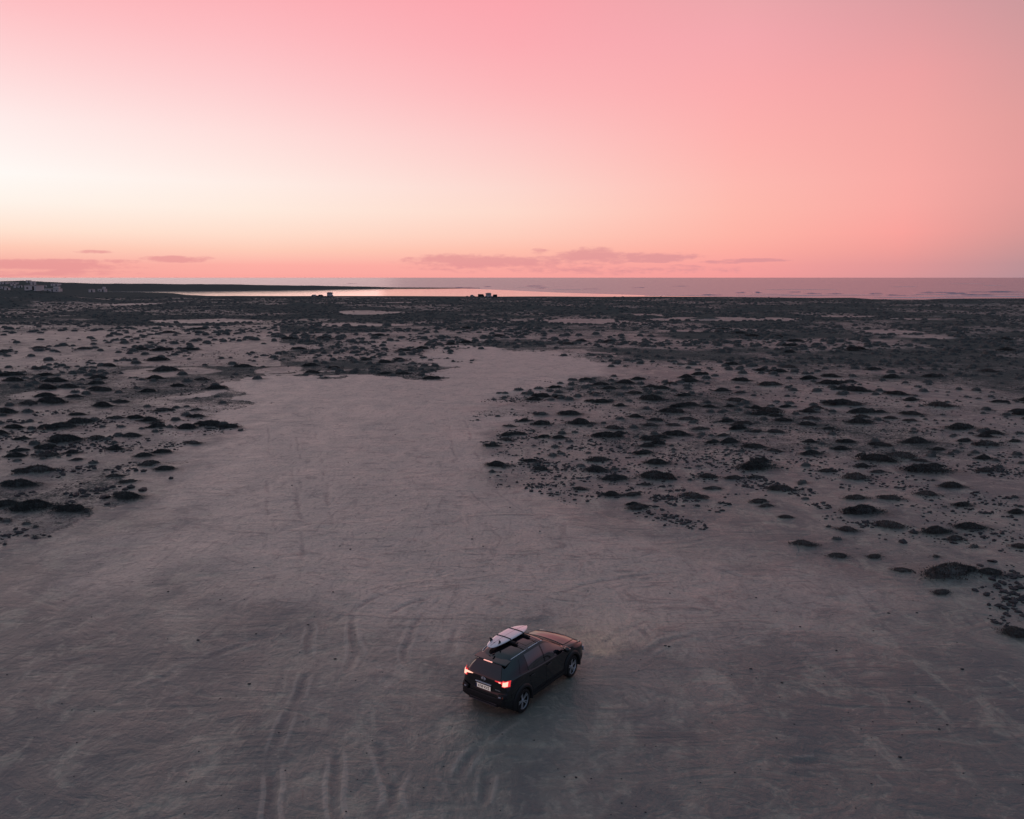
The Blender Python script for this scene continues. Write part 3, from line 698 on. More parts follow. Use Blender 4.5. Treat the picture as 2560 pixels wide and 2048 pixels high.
# odd pebbles lying on the bare sand, a few of them known from the photograph
for (px, py) in [(988,1087),(871,1158),(885,1196),(990,1240),(1005,1278),(915,1334),(850,1364),(876,1372),(1180,1348),(1208,1367),(635,1420),(833,1480),(420,1482),(495,1600),(838,1648),(623,1711),(1275,1270),(640,1585),(1470,1480),(1675,1485),(1890,1495),(1663,1616),(1672,1618),(2222,1533),(2292,1533),(1877,1675),(2272,1754),(2368,1810),(2348,1822),(2250,1893),(1440,1945),(1955,1709),(2091,1628),(2184,1578),(2406,1672),(550,1500),(770,1562),(2000,1570),(1350,1330),(730,1215)]:
    x, y = pg(px, py); st.append((x, y, random.uniform(.07, .13), True))
for k in range(260):
    x, y = pg(random.uniform(0, 2560), 1000+1040*random.random()**.8); st.append((x, y, random.uniform(.025, .06), False))
# stones loose among the scrub
nn = 16000; r_ = 42*np.exp(RNG.random(nn)*math.log(150/42)); a_ = R(-38)+RNG.random(nn)*R(76)
x_ = r_*np.sin(a_); y_ = r_*np.cos(a_); mk = (~clear_mask(x_, y_)) & (fbm(x_/6, y_/6, 91, 3) > .50)
for x, y in zip(x_[mk], y_[mk]): st.append((float(x), float(y), random.uniform(.07, .10)+.2*random.random()**3, False))
STA = np.array([s[:3] for s in st]); inside_car = np.hypot(STA[:, 0]-CARP[0], STA[:, 1]-CARP[1]) < 2.6
STA = STA[~inside_car]
def rock(seed):
    rg = np.random.default_rng(seed); bm = bmesh.new(); bmesh.ops.create_icosphere(bm, subdivisions=1, radius=.5)
    for v in bm.verts:
        v.co *= rg.uniform(.68, 1.22); v.co.z *= .62
        v.co.x += .25*v.co.z*rg.uniform(-1, 1)
        if v.co.z < -.16: v.co.z = -.16
    me = bpy.data.meshes.new('stone'); bm.to_mesh(me); bm.free(); return me
rocks = [rock(300+k) for k in range(10)]
for m_ in rocks: m_.materials.append(M['stone'])
zst = gz_at(STA[:, 0], STA[:, 1]); ast = STA[:, 2]/np.hypot(np.hypot(STA[:, 0], STA[:, 1]), HC)
tpx, tpy = to_px(STA[:, 0], STA[:, 1]); visst = (tpx > 0) & (tpx < 2560) & (tpy < 2048)
so = np.argsort(-(ast*visst))
def szone(px, py):
    if px < 1000:
        return ('on the near left fringe of scrub' if py > 1200 else 'among shrubs in the left scrub' if py > 1010 else 'in the far left scrub') if px < 620 and (py < 1380) else 'lying alone on the open sand'
    if py > 1420 or (px < 1240): return 'on the open sand' if px < 2300 else 'in the stone patch at the right frame edge'
    if px > 2300: return 'in the stones near the right frame edge'
    if px > 1800: return 'among shrubs in the right scrub'
    return 'in the stony tip of right scrub' if py > 1100 else 'in the far strip beside open sand'
sg = {}
for i in so[:300]:
    w = ast[i]*F; sg.setdefault((('large' if w > 18 else 'fist sized' if w < 11 else 'medium'), szone(tpx[i], tpy[i])), []).append(i)
slab = {}
for (sz, zn), L in sg.items():
    ex = {}
    for word, key in (('nearest', max(L, key=lambda i: tpy[i])), ('leftmost', min(L, key=lambda i: tpx[i])), ('rightmost', max(L, key=lambda i: tpx[i])), ('farthest', min(L, key=lambda i: tpy[i]))):
        if key not in ex.values() and len(ex) < len(L): ex[word] = key
    for w_, i in ex.items(): slab[i] = f'{w_} {sz} black volcanic stone {zn}'
    for i in L: slab.setdefault(i, f'{sz} black volcanic stone {zn}, between others')
for i in so[:300]:
    o = bpy.data.objects.new('stone', rocks[random.randrange(10)]); COL.objects.link(o); d = STA[i, 2]
    o.location = (STA[i, 0], STA[i, 1], float(zst[i])+.04*d); o.rotation_euler = (random.uniform(-.2, .2), random.uniform(-.2, .2), random.random()*6.28)
    o.scale = (d*random.uniform(.9, 1.3), d*random.uniform(.7, 1.05), d*random.uniform(.7, 1.25))
    tag(o, slab[i].replace('fist sized', 'small'), 'stone', 'black stones strewn on the sand')
VV = []; FF = []; off = 0
rk = []
for m_ in rocks[:5]:
    v = np.empty(len(m_.vertices)*3); m_.vertices.foreach_get('co', v); f = np.array([p.vertices[:] for p in m_.polygons]); rk.append((v.reshape(-1, 3), f))
for i in so[300:]:
    v, f = rk[random.randrange(5)]; d = STA[i, 2]; t = random.random()*6.28
    c = (v @ np.array([[math.cos(t), -math.sin(t), 0], [math.sin(t), math.cos(t), 0], [0, 0, 1]]))*np.array([d*1.1, d*.85, d*.9])+np.array([STA[i, 0], STA[i, 1], zst[i]+.03*d])
    VV.append(c); FF.append(f+off); off += len(c)
tag(link('small_stones', mesh_np('small_stones', np.concatenate(VV), np.concatenate(FF)), M['stone']), 'countless small black stones strewn through the scrub', 'stones', None, 'stuff')

# ------------------------------------------------------------------ the car
CARS = 1.05
CAR = empty('car', (CARP[0], CARP[1], CARZ), CARYAW); CAR.scale = (1, 1, CARS)
tag(CAR, 'small black crossover with lit tail lamps driving away over the open sand', 'car')
def pchip(X, Y):
    X = np.array(X, float); Y = np.array(Y, float); h = np.diff(X); d = np.diff(Y)/h; m = np.zeros(len(X))
    for i in range(1, len(X)-1):
        if d[i-1]*d[i] > 0:
            w1 = 2*h[i]+h[i-1]; w2 = h[i]+2*h[i-1]; m[i] = (w1+w2)/(w1/d[i-1]+w2/d[i])
    m[0] = d[0]; m[-1] = d[-1]
    def f(x):
        x = min(max(x, X[0]), X[-1]); i = min(max(int(np.searchsorted(X, x))-1, 0), len(X)-2); t = (x-X[i])/h[i]
        return float((1+2*t)*(1-t)**2*Y[i]+t*(1-t)**2*h[i]*m[i]+t*t*(3-2*t)*Y[i+1]+t*t*(t-1)*h[i]*m[i+1])
    return f
zbelt = pchip([-2.08,-1.8,-1.4,-1.0,-.5,0,.5,.9,1.2,1.6,1.9,2.08], [1.05,1.07,1.075,1.05,1.02,1.0,.985,.975,.965,.93,.87,.78])
wmax = pchip([-2.08,-2.03,-1.92,-1.7,-1.36,-.9,-.3,.5,.9,1.24,1.6,1.85,2.0,2.08], [.74,.805,.86,.89,.90,.885,.88,.88,.885,.90,.895,.86,.79,.70])
wbelt = pchip([-2.08,-2.0,-1.8,-1.4,-1.0,0,.5,.9,1.2,1.6,1.9,2.08], [.63,.71,.78,.825,.835,.84,.84,.835,.82,.79,.71,.60])
zroof = pchip([-2.08,-1.8,-1.4,-1.0,-.5,-.1,.05,.2,.5,.8,.93,1.05,1.3,1.6,1.85,2.0,2.08], [1.42,1.455,1.50,1.53,1.545,1.535,1.515,1.465,1.305,1.135,1.075,1.055,1.03,.99,.935,.88,.82])
wroof = pchip([-2.08,-1.8,-1.4,-1.0,-.4,.1,.5,.9,1.1,1.6,1.9,2.08], [.43,.49,.545,.575,.585,.58,.635,.70,.70,.66,.58,.50])
zbot = pchip([-2.08,-1.8,0,1.8,2.08], [.34,.22,.19,.22,.32])
XRZ = pchip([.15,.30,.45,.62,.78,.95,1.05,1.12,1.38,1.46,1.7], [-1.90,-2.04,-2.08,-2.075,-2.03,-2.02,-2.0,-1.955,-1.765,-1.72,-1.6])
XFZ = pchip([.15,.3,.45,.65,.8,.9,1.0,1.2], [1.90,2.02,2.08,2.08,2.05,2.0,1.9,1.75])
def ctrl(x):
    zb, wm, wb, zr, wr, z0 = zbelt(x), wmax(x), wbelt(x), zroof(x), wroof(x), zbot(x)
    ze = zr-.06 if x < .05 else zr-.06+.025*min(1, (x-.05))
    ze = max(ze, zb+.012)
    return [(0, z0), (wm-.16, z0), (wm-.03, z0+.05), (wm, .42), (wm-.012, .60), (wm-.022, .78), (wb+.012, zb-.035), (wb-.012, zb),
            (wb+(wr-wb)*.45+.018*(zr-zb)*2, zb+(ze-zb)*.5), (wr, ze), (wr-.11, zr-.016 if zr-zb > .2 else zr-.02), (wr*.5, zr+.006), (0, zr+.018)]
def cr(P, t):
    n = len(P); i = min(max(int(t), 0), n-2); u = t-i
    p = [np.array(P[max(min(k, n-1), 0)]) for k in (i-1, i, i+1, i+2)]
    if i == 0: p[0] = 2*p[1]-p[2]
    if i == n-2: p[3] = p[2]*np.array([-1, 1])+np.array([0, 0]) if abs(p[2][0]) < 1e-6 else p[2]; p[3] = np.array([-p[1][0], p[1][1]]) if abs(p[2][0]) < 1e-6 else p[3]
    T = .8
    m1 = (p[2]-p[0])*.5*T; m2 = (p[3]-p[1])*.5*T
    return (2*u**3-3*u*u+1)*p[1]+(u**3-2*u*u+u)*m1+(-2*u**3+3*u*u)*p[2]+(u**3-u*u)*m2
def surf(x, t, side=-1, off=0.):
    """ car body surface: x along, t along the half section, side -1 = right """
    def raw(x, t):
        q = cr(ctrl(x), t); X = x; z = q[1]
        if x < -1.35: X = -1.35+(x+1.35)/(-2.08+1.35)*(XRZ(z)+1.35)
        if x > 1.45: X = 1.45+(x-1.45)/(2.08-1.45)*(XFZ(z)-1.45)
        return np.array([X, q[0], z])
    p = raw(x, t)
    if off:
        a = raw(min(x+.02, 2.08), t)-raw(max(x-.02, -2.08), t); b = raw(x, min(t+.05, 12))-raw(x, max(t-.05, 0)); n = np.cross(a, b)
        n /= (np.linalg.norm(n)+1e-9)
        if n[1] < 0 or (abs(n[1]) < .02 and n[2] < 0): n = -n
        p = p+n*off
    return (p[0], p[1]*(-side)*-1, p[2])
XS = np.unique(np.concatenate([np.linspace(-2.08, -1.9, 8), np.linspace(-1.9, -.1, 30), np.linspace(-.1, 1.1, 26), np.linspace(1.1, 1.9, 16), np.linspace(1.9, 2.08, 8)]))
TS = np.linspace(0, 12, 49)
bm = bmesh.new(); rowsR = []; 
for x in XS:
    half = [surf(x, t, -1) for t in TS]           # y negative = right
    loop = half+[(p[0], -p[1], p[2]) for p in half[-2:0:-1]]
    rowsR.append([bm.verts.new(p) for p in loop])
NL = len(rowsR[0])
for i in range(len(rowsR)-1):
    for j in range(NL):
        k = (j+1) % NL
        bm.faces.new((rowsR[i][j], rowsR[i][k], rowsR[i+1][k], rowsR[i+1][j]))
CAPN = 10
def cap(row, bulge):
    nh = len(TS); lines = []
    for j in range(nh):
        a = row[j]; b = row[(NL-j) % NL]
        if a is b: lines.append([a]*(CAPN+1)); continue
        L = [a]
        for k in range(1, CAPN):
            u = k/CAPN; s = 1-(2*u-1)**2
            wy = min(1., abs(a.co.y)/.5)
            zf = min(1, max(0, (a.co.z-.25)/.2))
            L.append(bm.verts.new((a.co.x+bulge*s*wy*(.4+.6*zf), a.co.y+(b.co.y-a.co.y)*u, a.co.z)))
        L.append(b); lines.append(L)
    for j in range(nh-1):
        for k in range(CAPN):
            vs = []
            for v in (lines[j][k], lines[j][k+1], lines[j+1][k+1], lines[j+1][k]):
                if v not in vs: vs.append(v)
            if len(vs) > 2:
                try: bm.faces.new(vs)
                except ValueError: pass
cap(rowsR[0], -.045); cap(rowsR[-1], .07)
bmesh.ops.recalc_face_normals(bm, faces=bm.faces)
for f in bm.faces:
    c = f.calc_center_median(); f.smooth = True
    low_ = c.z < (.40 if abs(c.x) < 1.7 else (.56 if c.x < 0 else .50))
    f.material_index = 1 if low_ else 0
meB = bpy.data.meshes.new('body'); bm.to_mesh(meB); bm.free()
body = link('body', meB, [M['paint'], M['plastic']], CAR)
def cyl_bm(r, y0, y1, x, z, n=48):
    b = bmesh.new()
    bmesh.ops.create_cone(b, cap_ends=True, segments=n, radius1=r, radius2=r, depth=abs(y1-y0), matrix=Matrix.Translation((x, (y0+y1)/2, z)) @ Matrix.Rotation(R(90), 4, 'X'))
    return b
cut = bmesh.new()
for sx_ in (-1.36, 1.24):
    for sy_ in (-1, 1):
        c = cyl_bm(.385, sy_*.60, sy_*1.2, sx_, .335); mt = bpy.data.meshes.new('t'); c.to_mesh(mt); cut.from_mesh(mt); c.free(); bpy.data.meshes.remove(mt)
mc = bpy.data.meshes.new('cutter'); cut.to_mesh(mc); cut.free(); oc = bpy.data.objects.new('cutter', mc); COL.objects.link(oc); oc.parent = CAR
mod = body.modifiers.new('b', 'BOOLEAN'); mod.operation = 'DIFFERENCE'; mod.object = oc; mod.solver = 'EXACT'
dg = bpy.context.evaluated_depsgraph_get(); ev = body.evaluated_get(dg); mb = bpy.data.meshes.new_from_object(ev)
body.modifiers.clear(); body.data = mb; bpy.data.objects.remove(oc); bpy.data.meshes.remove(mc)
for p in mb.polygons:
    if (abs(abs(p.center[0]+1.36)) < .39 or abs(p.center[0]-1.24) < .39) and p.area > .02: p.use_smooth = False

def patch(name, fn, nu, nv, m, parent, thick=0.):
    V = [fn(i/nu, j/nv) for i in range(nu+1) for j in range(nv+1)]
    o = link(name, mesh_np(name, V, grid_faces(nu+1, nv+1)), m, parent, smooth=True)
    if thick:
        s = o.modifiers.new('s', 'SOLIDIFY'); s.thickness = thick; s.offset = 0
    return o
def lerp(a, b, t): return a+(b-a)*t
# side glass, doors
for side in (-1, 1):
    def quad(xb0, xb1, xt0, xt1, t0, t1, off, bow=0.):
        def f(u, v):
            t = lerp(t0, t1, v); xx = lerp(lerp(xb0, xb1, u), lerp(xt0, xt1, u), v**(1+bow*u))
            return surf(xx, t, side, off)
        return f
    doorF = patch('front_door', quad(-.16, .90, -.16, .96, 3.05, 6.85, .003), 12, 12, M['paint'], CAR)
    doorR = patch('rear_door', quad(-.84, -.175, -1.12, -.175, 3.05, 6.85, .003), 12, 12, M['paint'], CAR)
    g1 = patch('front_window', quad(-.17, .82, -.17, .70, 7.12, 8.80, .005), 12, 8, M['side_glass'], CAR)
    g2 = patch('rear_window', quad(-1.02, -.23, -.98, -.23, 7.10, 8.80, .006), 10, 8, M['side_glass'], CAR)
    g3 = patch('quarter_window', quad(-1.42, -1.08, -1.24, -1.04, 7.25, 8.65, .006), 6, 6, M['glass'], CAR)
    for d_, xh in ((doorF, -.02), (doorR, -.88)):
        b = bmesh.new(); p = surf(xh, 6.0, side, .03); box(b, xh, p[1], .90, .20, .03, .028); bm_obj('door_handle', b, M['paint'], d_, bevel=.008)
    # window line trim and roof rail
    def strip(name, x0, x1, t, off, w, m, n=24):
        bb = bmesh.new(); prev = None
        for i in range(n+1):
            x = lerp(x0, x1, i/n); p = Vector(surf(x, t, side, off)); q = Vector(surf(x, t, side, 0)); nn_ = (p-q).normalized()
            s_ = Vector((0, nn_.z, -nn_.y))*w/2
            ring = [bb.verts.new(c) for c in (q+s_, p+s_, p-s_, q-s_)]
            if prev:
                for k in range(4): bb.faces.new((prev[k], prev[(k+1) % 4], ring[(k+1) % 4], ring[k]))
            else: bb.faces.new(ring)
            prev = ring
        bb.faces.new(prev[::-1]); return bm_obj(name, bb, m, CAR, smooth=False)
    strip('roof_rail', -1.55, .02, 9.25, .028, .014, M['chrome'])
    strip('window_trim', -1.4, .80, 7.03, .008, .010, M['glass'])
    strip('sill_cladding', -.92, .80, 2.6, .035, .10, M['plastic'])
    strip('sill_trim', -.90, .78, 2.95, .030, .010, M['plastic'])
    # wheel arch cladding
    for xw in (-1.36, 1.24):
        bb = bmesh.new(); prev = None; N_ = 26
        for i in range(N_+1):
            a = R(lerp(-12, 192, i/N_)); ring = []
            for (rad, yy) in ((.372, .80), (.372, .918), (.392, .930), (.44, .925), (.475, .895), (.475, .80)):
                ring.append(bb.verts.new((xw+rad*math.cos(a), side*yy, .335+rad*math.sin(a))))
            if prev:
                for k in range(5): bb.faces.new((prev[k], prev[k+1], ring[k+1], ring[k]))
            prev = ring
        bm_obj('wheel_arch', bb, M['plastic'], CAR, smooth=True)
    # door mirror
    b = bmesh.new(); box(b, .74, side*1.0, 1.075, .11, .21, .15)
    bmesh.ops.bevel(b, geom=b.edges[:], offset=.035, segments=3, affect='EDGES')
    mi = bm_obj('door_mirror', b, M['paint'], CAR, smooth=True)
    b = bmesh.new(); box(b, .80, side*1.0, 1.10, .02, .18, .018); bm_obj('mirror_lamp', b, M['alloy'], mi, bevel=.004)
    b = bmesh.new(); box(b, .76, side*.88, 1.02, .07, .10, .035); bm_obj('mirror_arm', b, M['plastic'], mi)
    # tail lamp: slim lit blade on the tailgate and a bright block wrapping the corner
    def rear(y, z, off):
        # point on the rear face of the car
        wy = surf(-2.08, 5.0, side)[1]; w = abs(wy)
        yy = min(abs(y), w); s = 1-(yy/w)**2
        X = XRZ(z)-.045*s-off
        if abs(y) > w: X = XRZ(z)-off+(abs(y)-w)*1.9
        return X, side*abs(y), z
    core = patch('tail_lamp', lambda u, v: rear(lerp(.655, .765, u), lerp(.955-.005*u, 1.055+.015*u, v), .022), 8, 5, M['lamp_core'], CAR, .02)
    patch('lamp_surround', lambda u, v: rear(lerp(.63, .80, u), lerp(.925, 1.085, v), .010), 8, 5, M['lamp_red'], core, .01)
    patch('lamp_blade', lambda u, v: rear(lerp(.40, .645, u), 1.045+(v-.5)*(.012+.05*u)-.012*u, .026), 8, 3, M['lamp_core'] if side > 0 else M['lamp_red'], core, .014)
    patch('lamp_blade_core', lambda u, v: rear(lerp(.53, .59, u), 1.032+(v-.5)*.022, .036), 3, 2, M['lamp_core'], core, .004)
    # lower lamp pod in the bumper
    pod = patch('bumper_pod', lambda u, v: rear(lerp(.52, .84, u), lerp(.60+.02*u, .70+.05*u, v), .035), 8, 4, M['plastic'], CAR, .05)
    patch('reversing_lamp', lambda u, v: rear(lerp(.58, .66, u), lerp(.635, .675, v), .064), 4, 2, M['lamp_off'], pod, .008)
    patch('indicator', lambda u, v: rear(lerp(.70, .78, u), lerp(.64, .685, v), .064), 4, 2, M['amber'], pod, .008)
    # front lamps
    hl = patch('running_light', lambda u, v: surf(lerp(1.84, 2.02, u), lerp(6.55, 7.0, v), side, .008), 8, 3, M['head_lamp'], CAR, .006)
    b = bmesh.new(); box(b, 1.97, side*.73, .63, .14, .20, .13, Matrix.Rotation(side*R(-38), 4, 'Z')); hp = bm_obj('headlight', b, M['lamp_off'], CAR, bevel=.02)
# windscreen and rear window
def wind(u, v):
    x = lerp(.13, .90, v); s = lerp(-1, 1, u); side = -1 if s < 0 else 1
    t = 12-abs(s)*lerp(2.35, 2.25, v); return surf(x, t, side, .008)
patch('windscreen', wind, 20, 14, M['screen_glass'], CAR)
def sunr(u, v):
    x = lerp(-.62, -.02, v); s = lerp(-1, 1, u); t = 12-abs(s)*1.75; return surf(x, t, -1 if s < 0 else 1, .006)
patch('sunroof', sunr, 12, 8, M['glass'], CAR)
def rp(y, z, off):
    w = abs(surf(-2.08, 5.0, -1)[1]); s = max(0, 1-(abs(y)/w)**2)
    return (XRZ(z)-.045*s*min(1, 1.)-off, y, z)
patch('tailgate_window', lambda u, v: rp(lerp(-1, 1, u)*lerp(.56, .44, v), lerp(1.10, 1.385, v), .008), 14, 8, M['glass'], CAR)
patch('cowl_panel', lambda u, v: surf(lerp(.90, .985, v), 12-abs(lerp(-1, 1, u))*2.2, -1 if u < .5 else 1, .009), 16, 3, M['plastic'], CAR)
bonnet = patch('bonnet', lambda u, v: surf(lerp(1.0, 1.84, v), 12-abs(lerp(-1, 1, u))*lerp(2.75, 2.6, v), -1 if u < .5 else 1, .009+.014*math.sin(math.pi*min(1, abs(abs(lerp(-1, 1, u))-.72)/.28+.0))*0), 24, 16, M['paint'], CAR, .006)
# spoiler
b = bmesh.new()
prev = None
for i in range(17):
    s = lerp(-1, 1, i/16); y = s*.565; zt = 1.448-.030*s*s; xe = -1.855+.075*s*s
    ring = [b.verts.new(p) for p in ((-1.52, y*.98, zt+.020), (xe+.02, y, zt-.004), (xe, y, zt-.022), (xe+.03, y, zt-.038), (-1.66, y*.98, zt-.045))]
    if prev:
        for k in range(5): b.faces.new((prev[k], prev[(k+1) % 5], ring[(k+1) % 5], ring[k]))
    else: b.faces.new(ring)
    prev = ring
b.faces.new(prev[::-1])
sp_ = bm_obj('spoiler', b, M['paint'], CAR, smooth=False)
b = bmesh.new(); box(b, -1.862, 0, 1.428, .02, .30, .020); bm_obj('high_brake_lamp', b, mat('high_lamp', (.8, .3, .25), .3, emit=(1, .45, .38), es=1.1), sp_)
b = bmesh.new(); box(b, -1.60, 0, 1.52, .10, .03, .05); bmesh.ops.bevel(b, geom=b.edges[:], offset=.01, segments=2, affect='EDGES'); bm_obj('roof_aerial', b, M['paint'], CAR)
# plate, strip, emblem, letters
b = bmesh.new(); box(b, -2.089, 0, .775, .010, .52, .115); plate = bm_obj('number_plate', b, M['plate'], CAR)
b = bmesh.new(); box(b, -2.0955, .24, .775, .003, .040, .113); bm_obj('plate_band', b, M['plate_blue'], plate)
b = bmesh.new(); box(b, -2.062, 0, .775, .045, .60, .17); bm_obj('plate_recess', b, M['plastic'], CAR, bevel=.01)
b = bmesh.new(); box(b, -2.088, 0, .885, .040, .56, .016); bm_obj('chrome_strip', b, M['chrome'], CAR, bevel=.004)
def text(s, size, m, parent, loc, name='lettering', ext=.0015, shear=0., sx=1.):
    cu = bpy.data.curves.new('txt', 'FONT'); cu.body = s; cu.size = size; cu.extrude = ext; cu.align_x = 'CENTER'; cu.align_y = 'CENTER'; cu.shear = shear; cu.offset = .0016
    o = bpy.data.objects.new('txt', cu); COL.objects.link(o); dg = bpy.context.evaluated_depsgraph_get(); dg.update()
    me = bpy.data.meshes.new_from_object(o.evaluated_get(dg)); bpy.data.objects.remove(o)
    # letters face backwards (-x) and read from the left (+y) to the right (-y)
    me.transform(Matrix.Translation(loc) @ Matrix(((0, 0, -1, 0), (-1, 0, 0, 0), (0, 1, 0, 0), (0, 0, 0, 1))) @ Matrix.Diagonal((sx, 1, 1, 1)))
    return link(name, me, m, parent)
text('6769 KVZ', .105, M['ink'], plate, (-2.0965, -.022, .775), 'plate_number', sx=.93)
text('KONA', .045, M['alloy'], CAR, (-2.068, -.50, .80), 'model_lettering', sx=1.4)
# oval emblem with a slanted letter H
b = bmesh.new(); n_ = 32
for i in range(n_):
    a0 = 2*math.pi*i/n_; a1 = 2*math.pi*(i+1)/n_
    vs = [b.verts.new((-2.078+dx, -.085*k*math.cos(a), 1.005+.045*k*math.sin(a))) for (a, k, dx) in ((a0, 1, 0), (a1, 1, 0), (a1, .86, -.006), (a0, .86, -.006))]
    b.faces.new(vs)
emb = bm_obj('emblem', b, M['chrome'], CAR)
def bar(b, y0, z0, y1, z1, w0, w1):
    vs = [b.verts.new((-2.086, y, z)) for (y, z) in ((y0-w0/2, z0), (y0+w0/2, z0), (y1+w1/2, z1), (y1-w1/2, z1))]
    b.faces.new(vs)
b = bmesh.new(); bar(b, .052, .978, .030, 1.032, .024, .024); bar(b, -.030, .978, -.052, 1.032, .024, .024); bar(b, .036, .992, .036, 1.000, .02, .02)
vs = [b.verts.new((-2.0865, y, z)) for (y, z) in ((.040, .990), (-.040, 1.008), (-.042, 1.020), (.036, 1.002))]; b.faces.new(vs)
bm_obj('emblem_letter', b, mat('emblem_white', (.85, .85, .88), .25, .3), emb)
# bumper pieces
b = bmesh.new(); box(b, -2.055, 0, .375, .10, 1.06, .11); bmesh.ops.bevel(b, geom=b.edges[:], offset=.02, segments=2, affect='EDGES'); bm_obj('rear_diffuser', b, M['plastic'], CAR)
b = bmesh.new(); box(b, -2.098, 0, .40, .03, .96, .018); bm_obj('diffuser_trim', b, mat('satin_trim', (.14, .14, .16), .35, .5), CAR, bevel=.004)
b = bmesh.new(); box(b, -2.105, 0, .345, .03, .90, .016); bm_obj('diffuser_trim', b, bpy.data.materials['satin_trim'], CAR, bevel=.004)
patch('bumper_cladding', lambda u, v: rp(lerp(-.74, .74, u), lerp(.44, .60, v), .012), 16, 5, M['plastic'], CAR, .02)
b = bmesh.new(); box(b, 2.13, 0, .60, .05, .80, .30); bmesh.ops.bevel(b, geom=b.edges[:], offset=.02, segments=2, affect='EDGES'); bm_obj('grille', b, M['plastic'], CAR)
b = bmesh.new(); box(b, .0, 0, .24, 3.6, 1.15, .14); bm_obj('underbody', b, M['rubber'], CAR)
# wheels
def lathe(prof, n, m, name, parent, smooth=True):
    a = np.linspace(0, 2*math.pi, n, endpoint=False); V = [(r*math.cos(t), y, r*math.sin(t)) for (r, y) in prof for t in a]
    return link(name, mesh_np(name, V, grid_faces(len(prof), n, 0, True)), m, parent, smooth=smooth)
def wheel(x, side, steer=0.):
    hub = lathe([(.02, -.02), (.21, -.02), (.235, -.05), (.235, .06), (.20, .07)], 32, M['rubber'], 'wheel', CAR)
    lathe([(.232, -.10), (.25, -.108), (.305, -.110), (.328, -.09), (.335, -.05), (.336, 0), (.335, .05), (.328, .09), (.305, .110), (.25, .108), (.228, .098)], 44, M['rubber'], 'tyre', hub)
    b = bmesh.new()
    prof = [(.232, -.095), (.240, -.101), (.246, -.095), (.236, -.06)]
    n = 44; rings = [[b.verts.new((r*math.cos(2*math.pi*k/n), y, r*math.sin(2*math.pi*k/n))) for k in range(n)] for r, y in prof]
    for i in range(3):
        for k in range(n): b.faces.new((rings[i][k], rings[i][(k+1) % n], rings[i+1][(k+1) % n], rings[i+1][k]))
    for k in range(10):
        a = 2*math.pi*k/10+(.16 if k % 2 else -.16)
        c, s = math.cos(a), math.sin(a)
        for (r0, r1, w0, w1, y0, y1) in ((.035, .236, .016, .011, -.070, -.092),):
            vs = []
            for (r, w, y) in ((r0, w0, y0), (r1, w1, y1)):
                for sg_ in (-1, 1):
                    for dy in (0, .022): vs.append(b.verts.new((r*c-sg_*w*s, y+dy, r*s+sg_*w*c)))
            for f in ((0, 2, 6, 4), (1, 5, 7, 3), (0, 4, 5, 1), (2, 3, 7, 6), (4, 6, 7, 5)): b.faces.new([vs[q] for q in f])
    bmesh.ops.create_cone(b, cap_ends=True, segments=20, radius1=.045, radius2=.038, depth=.03, matrix=Matrix.Translation((0, -.072, 0)) @ Matrix.Rotation(R(90), 4, 'X'))
    bm_obj('rim', b, M['alloy'], hub)
    hub.location = (x, side*.795, .336); hub.rotation_euler = (0, random.random()*3, (0 if side < 0 else math.pi)+steer)
for (x, s) in ((-1.36, -1), (-1.36, 1), (1.24, -1), (1.24, 1)): wheel(x, s, R(4) if x > 0 else 0)
# headlights throw a dim pool on the sand ahead
for s in (-1, 1):
    ld = bpy.data.lights.new('headlight_beam', 'SPOT'); ld.energy = 75; ld.spot_size = R(76); ld.spot_blend = .9; ld.color = (1, .66, .52); ld.shadow_soft_size = .06
    lo = bpy.data.objects.new('headlight_beam', ld); COL.objects.link(lo); lo.parent = CAR; lo.location = (2.16, s*.62, .66); lo.rotation_euler = (R(90-5), 0, R(-90))

# ------------------------------------------------------------------ surfboard and its straps (on the left half of the roof bars, fins up)
def to_world(p): 
    return Matrix.Translation(CAR.location) @ Matrix.Rotation(CARYAW, 4, 'Z') @ Vector((p[0], p[1], p[2]*CARS))
BX0, BX1, BY = -1.46, .42, .27     # tail, nose, centre line in car coordinates
BZ = zroof(-.5)+.10
BL = BX1-BX0
def bhalf(u):   # u 0 tail .. 1 nose
    pts = pchip([0, .02, .06, .15, .3, .5, .65, .8, .9, .96, 1.0], [.03, .105, .155, .215, .262, .285, .283, .232, .150, .085, .008]); return pts(u)
def bthick(u): return pchip([0, .1, .5, .9, 1], [.012, .028, .034, .022, .008])(u)
def brock(u): return -.10*max(0, (u-.6)/.4)**2*-0.-.05*(abs(u-.5)*2)**3       # deck down: nose and tail curve towards the roof
V = []; nu = 44; sec = 16
for i in range(nu+1):
    u = i/nu; u = u*u*(3-2*u)*.5+u*.5; h = bhalf(u); t = bthick(u); z = brock(u)
    for k in range(sec):
        a = 2*math.pi*k/sec; cy_ = math.cos(a); sz_ = math.sin(a)
        V.append((BX0+BL*u, h*math.copysign(abs(cy_)**.75, cy_), z+t*math.copysign(abs(sz_)**.8, sz_)))
SB = empty('surfboard', (0, 0, 0)); SB.matrix_world = Matrix.Translation(to_world((0, BY, BZ))) @ Matrix.Rotation(CARYAW, 4, 'Z')
tag(SB, 'pale pink surfboard strapped fins up on the car roof', 'surfboard')
bd = link('board', mesh_np('board', V, grid_faces(nu+1, sec, 0, True)), M['board'], SB, smooth=True)
b = bmesh.new()
prev = None
for i in range(31):
    u = lerp(.03, .985, i/30); z = brock(u)+bthick(u)+.0015; r_2 = [b.verts.new((BX0+BL*u, s*.0045, z)) for s in (-1, 1)]
    if prev: b.faces.new((prev[0], prev[1], r_2[1], r_2[0]))
    prev = r_2
bm_obj('stringer', b, M['stringer'], SB)
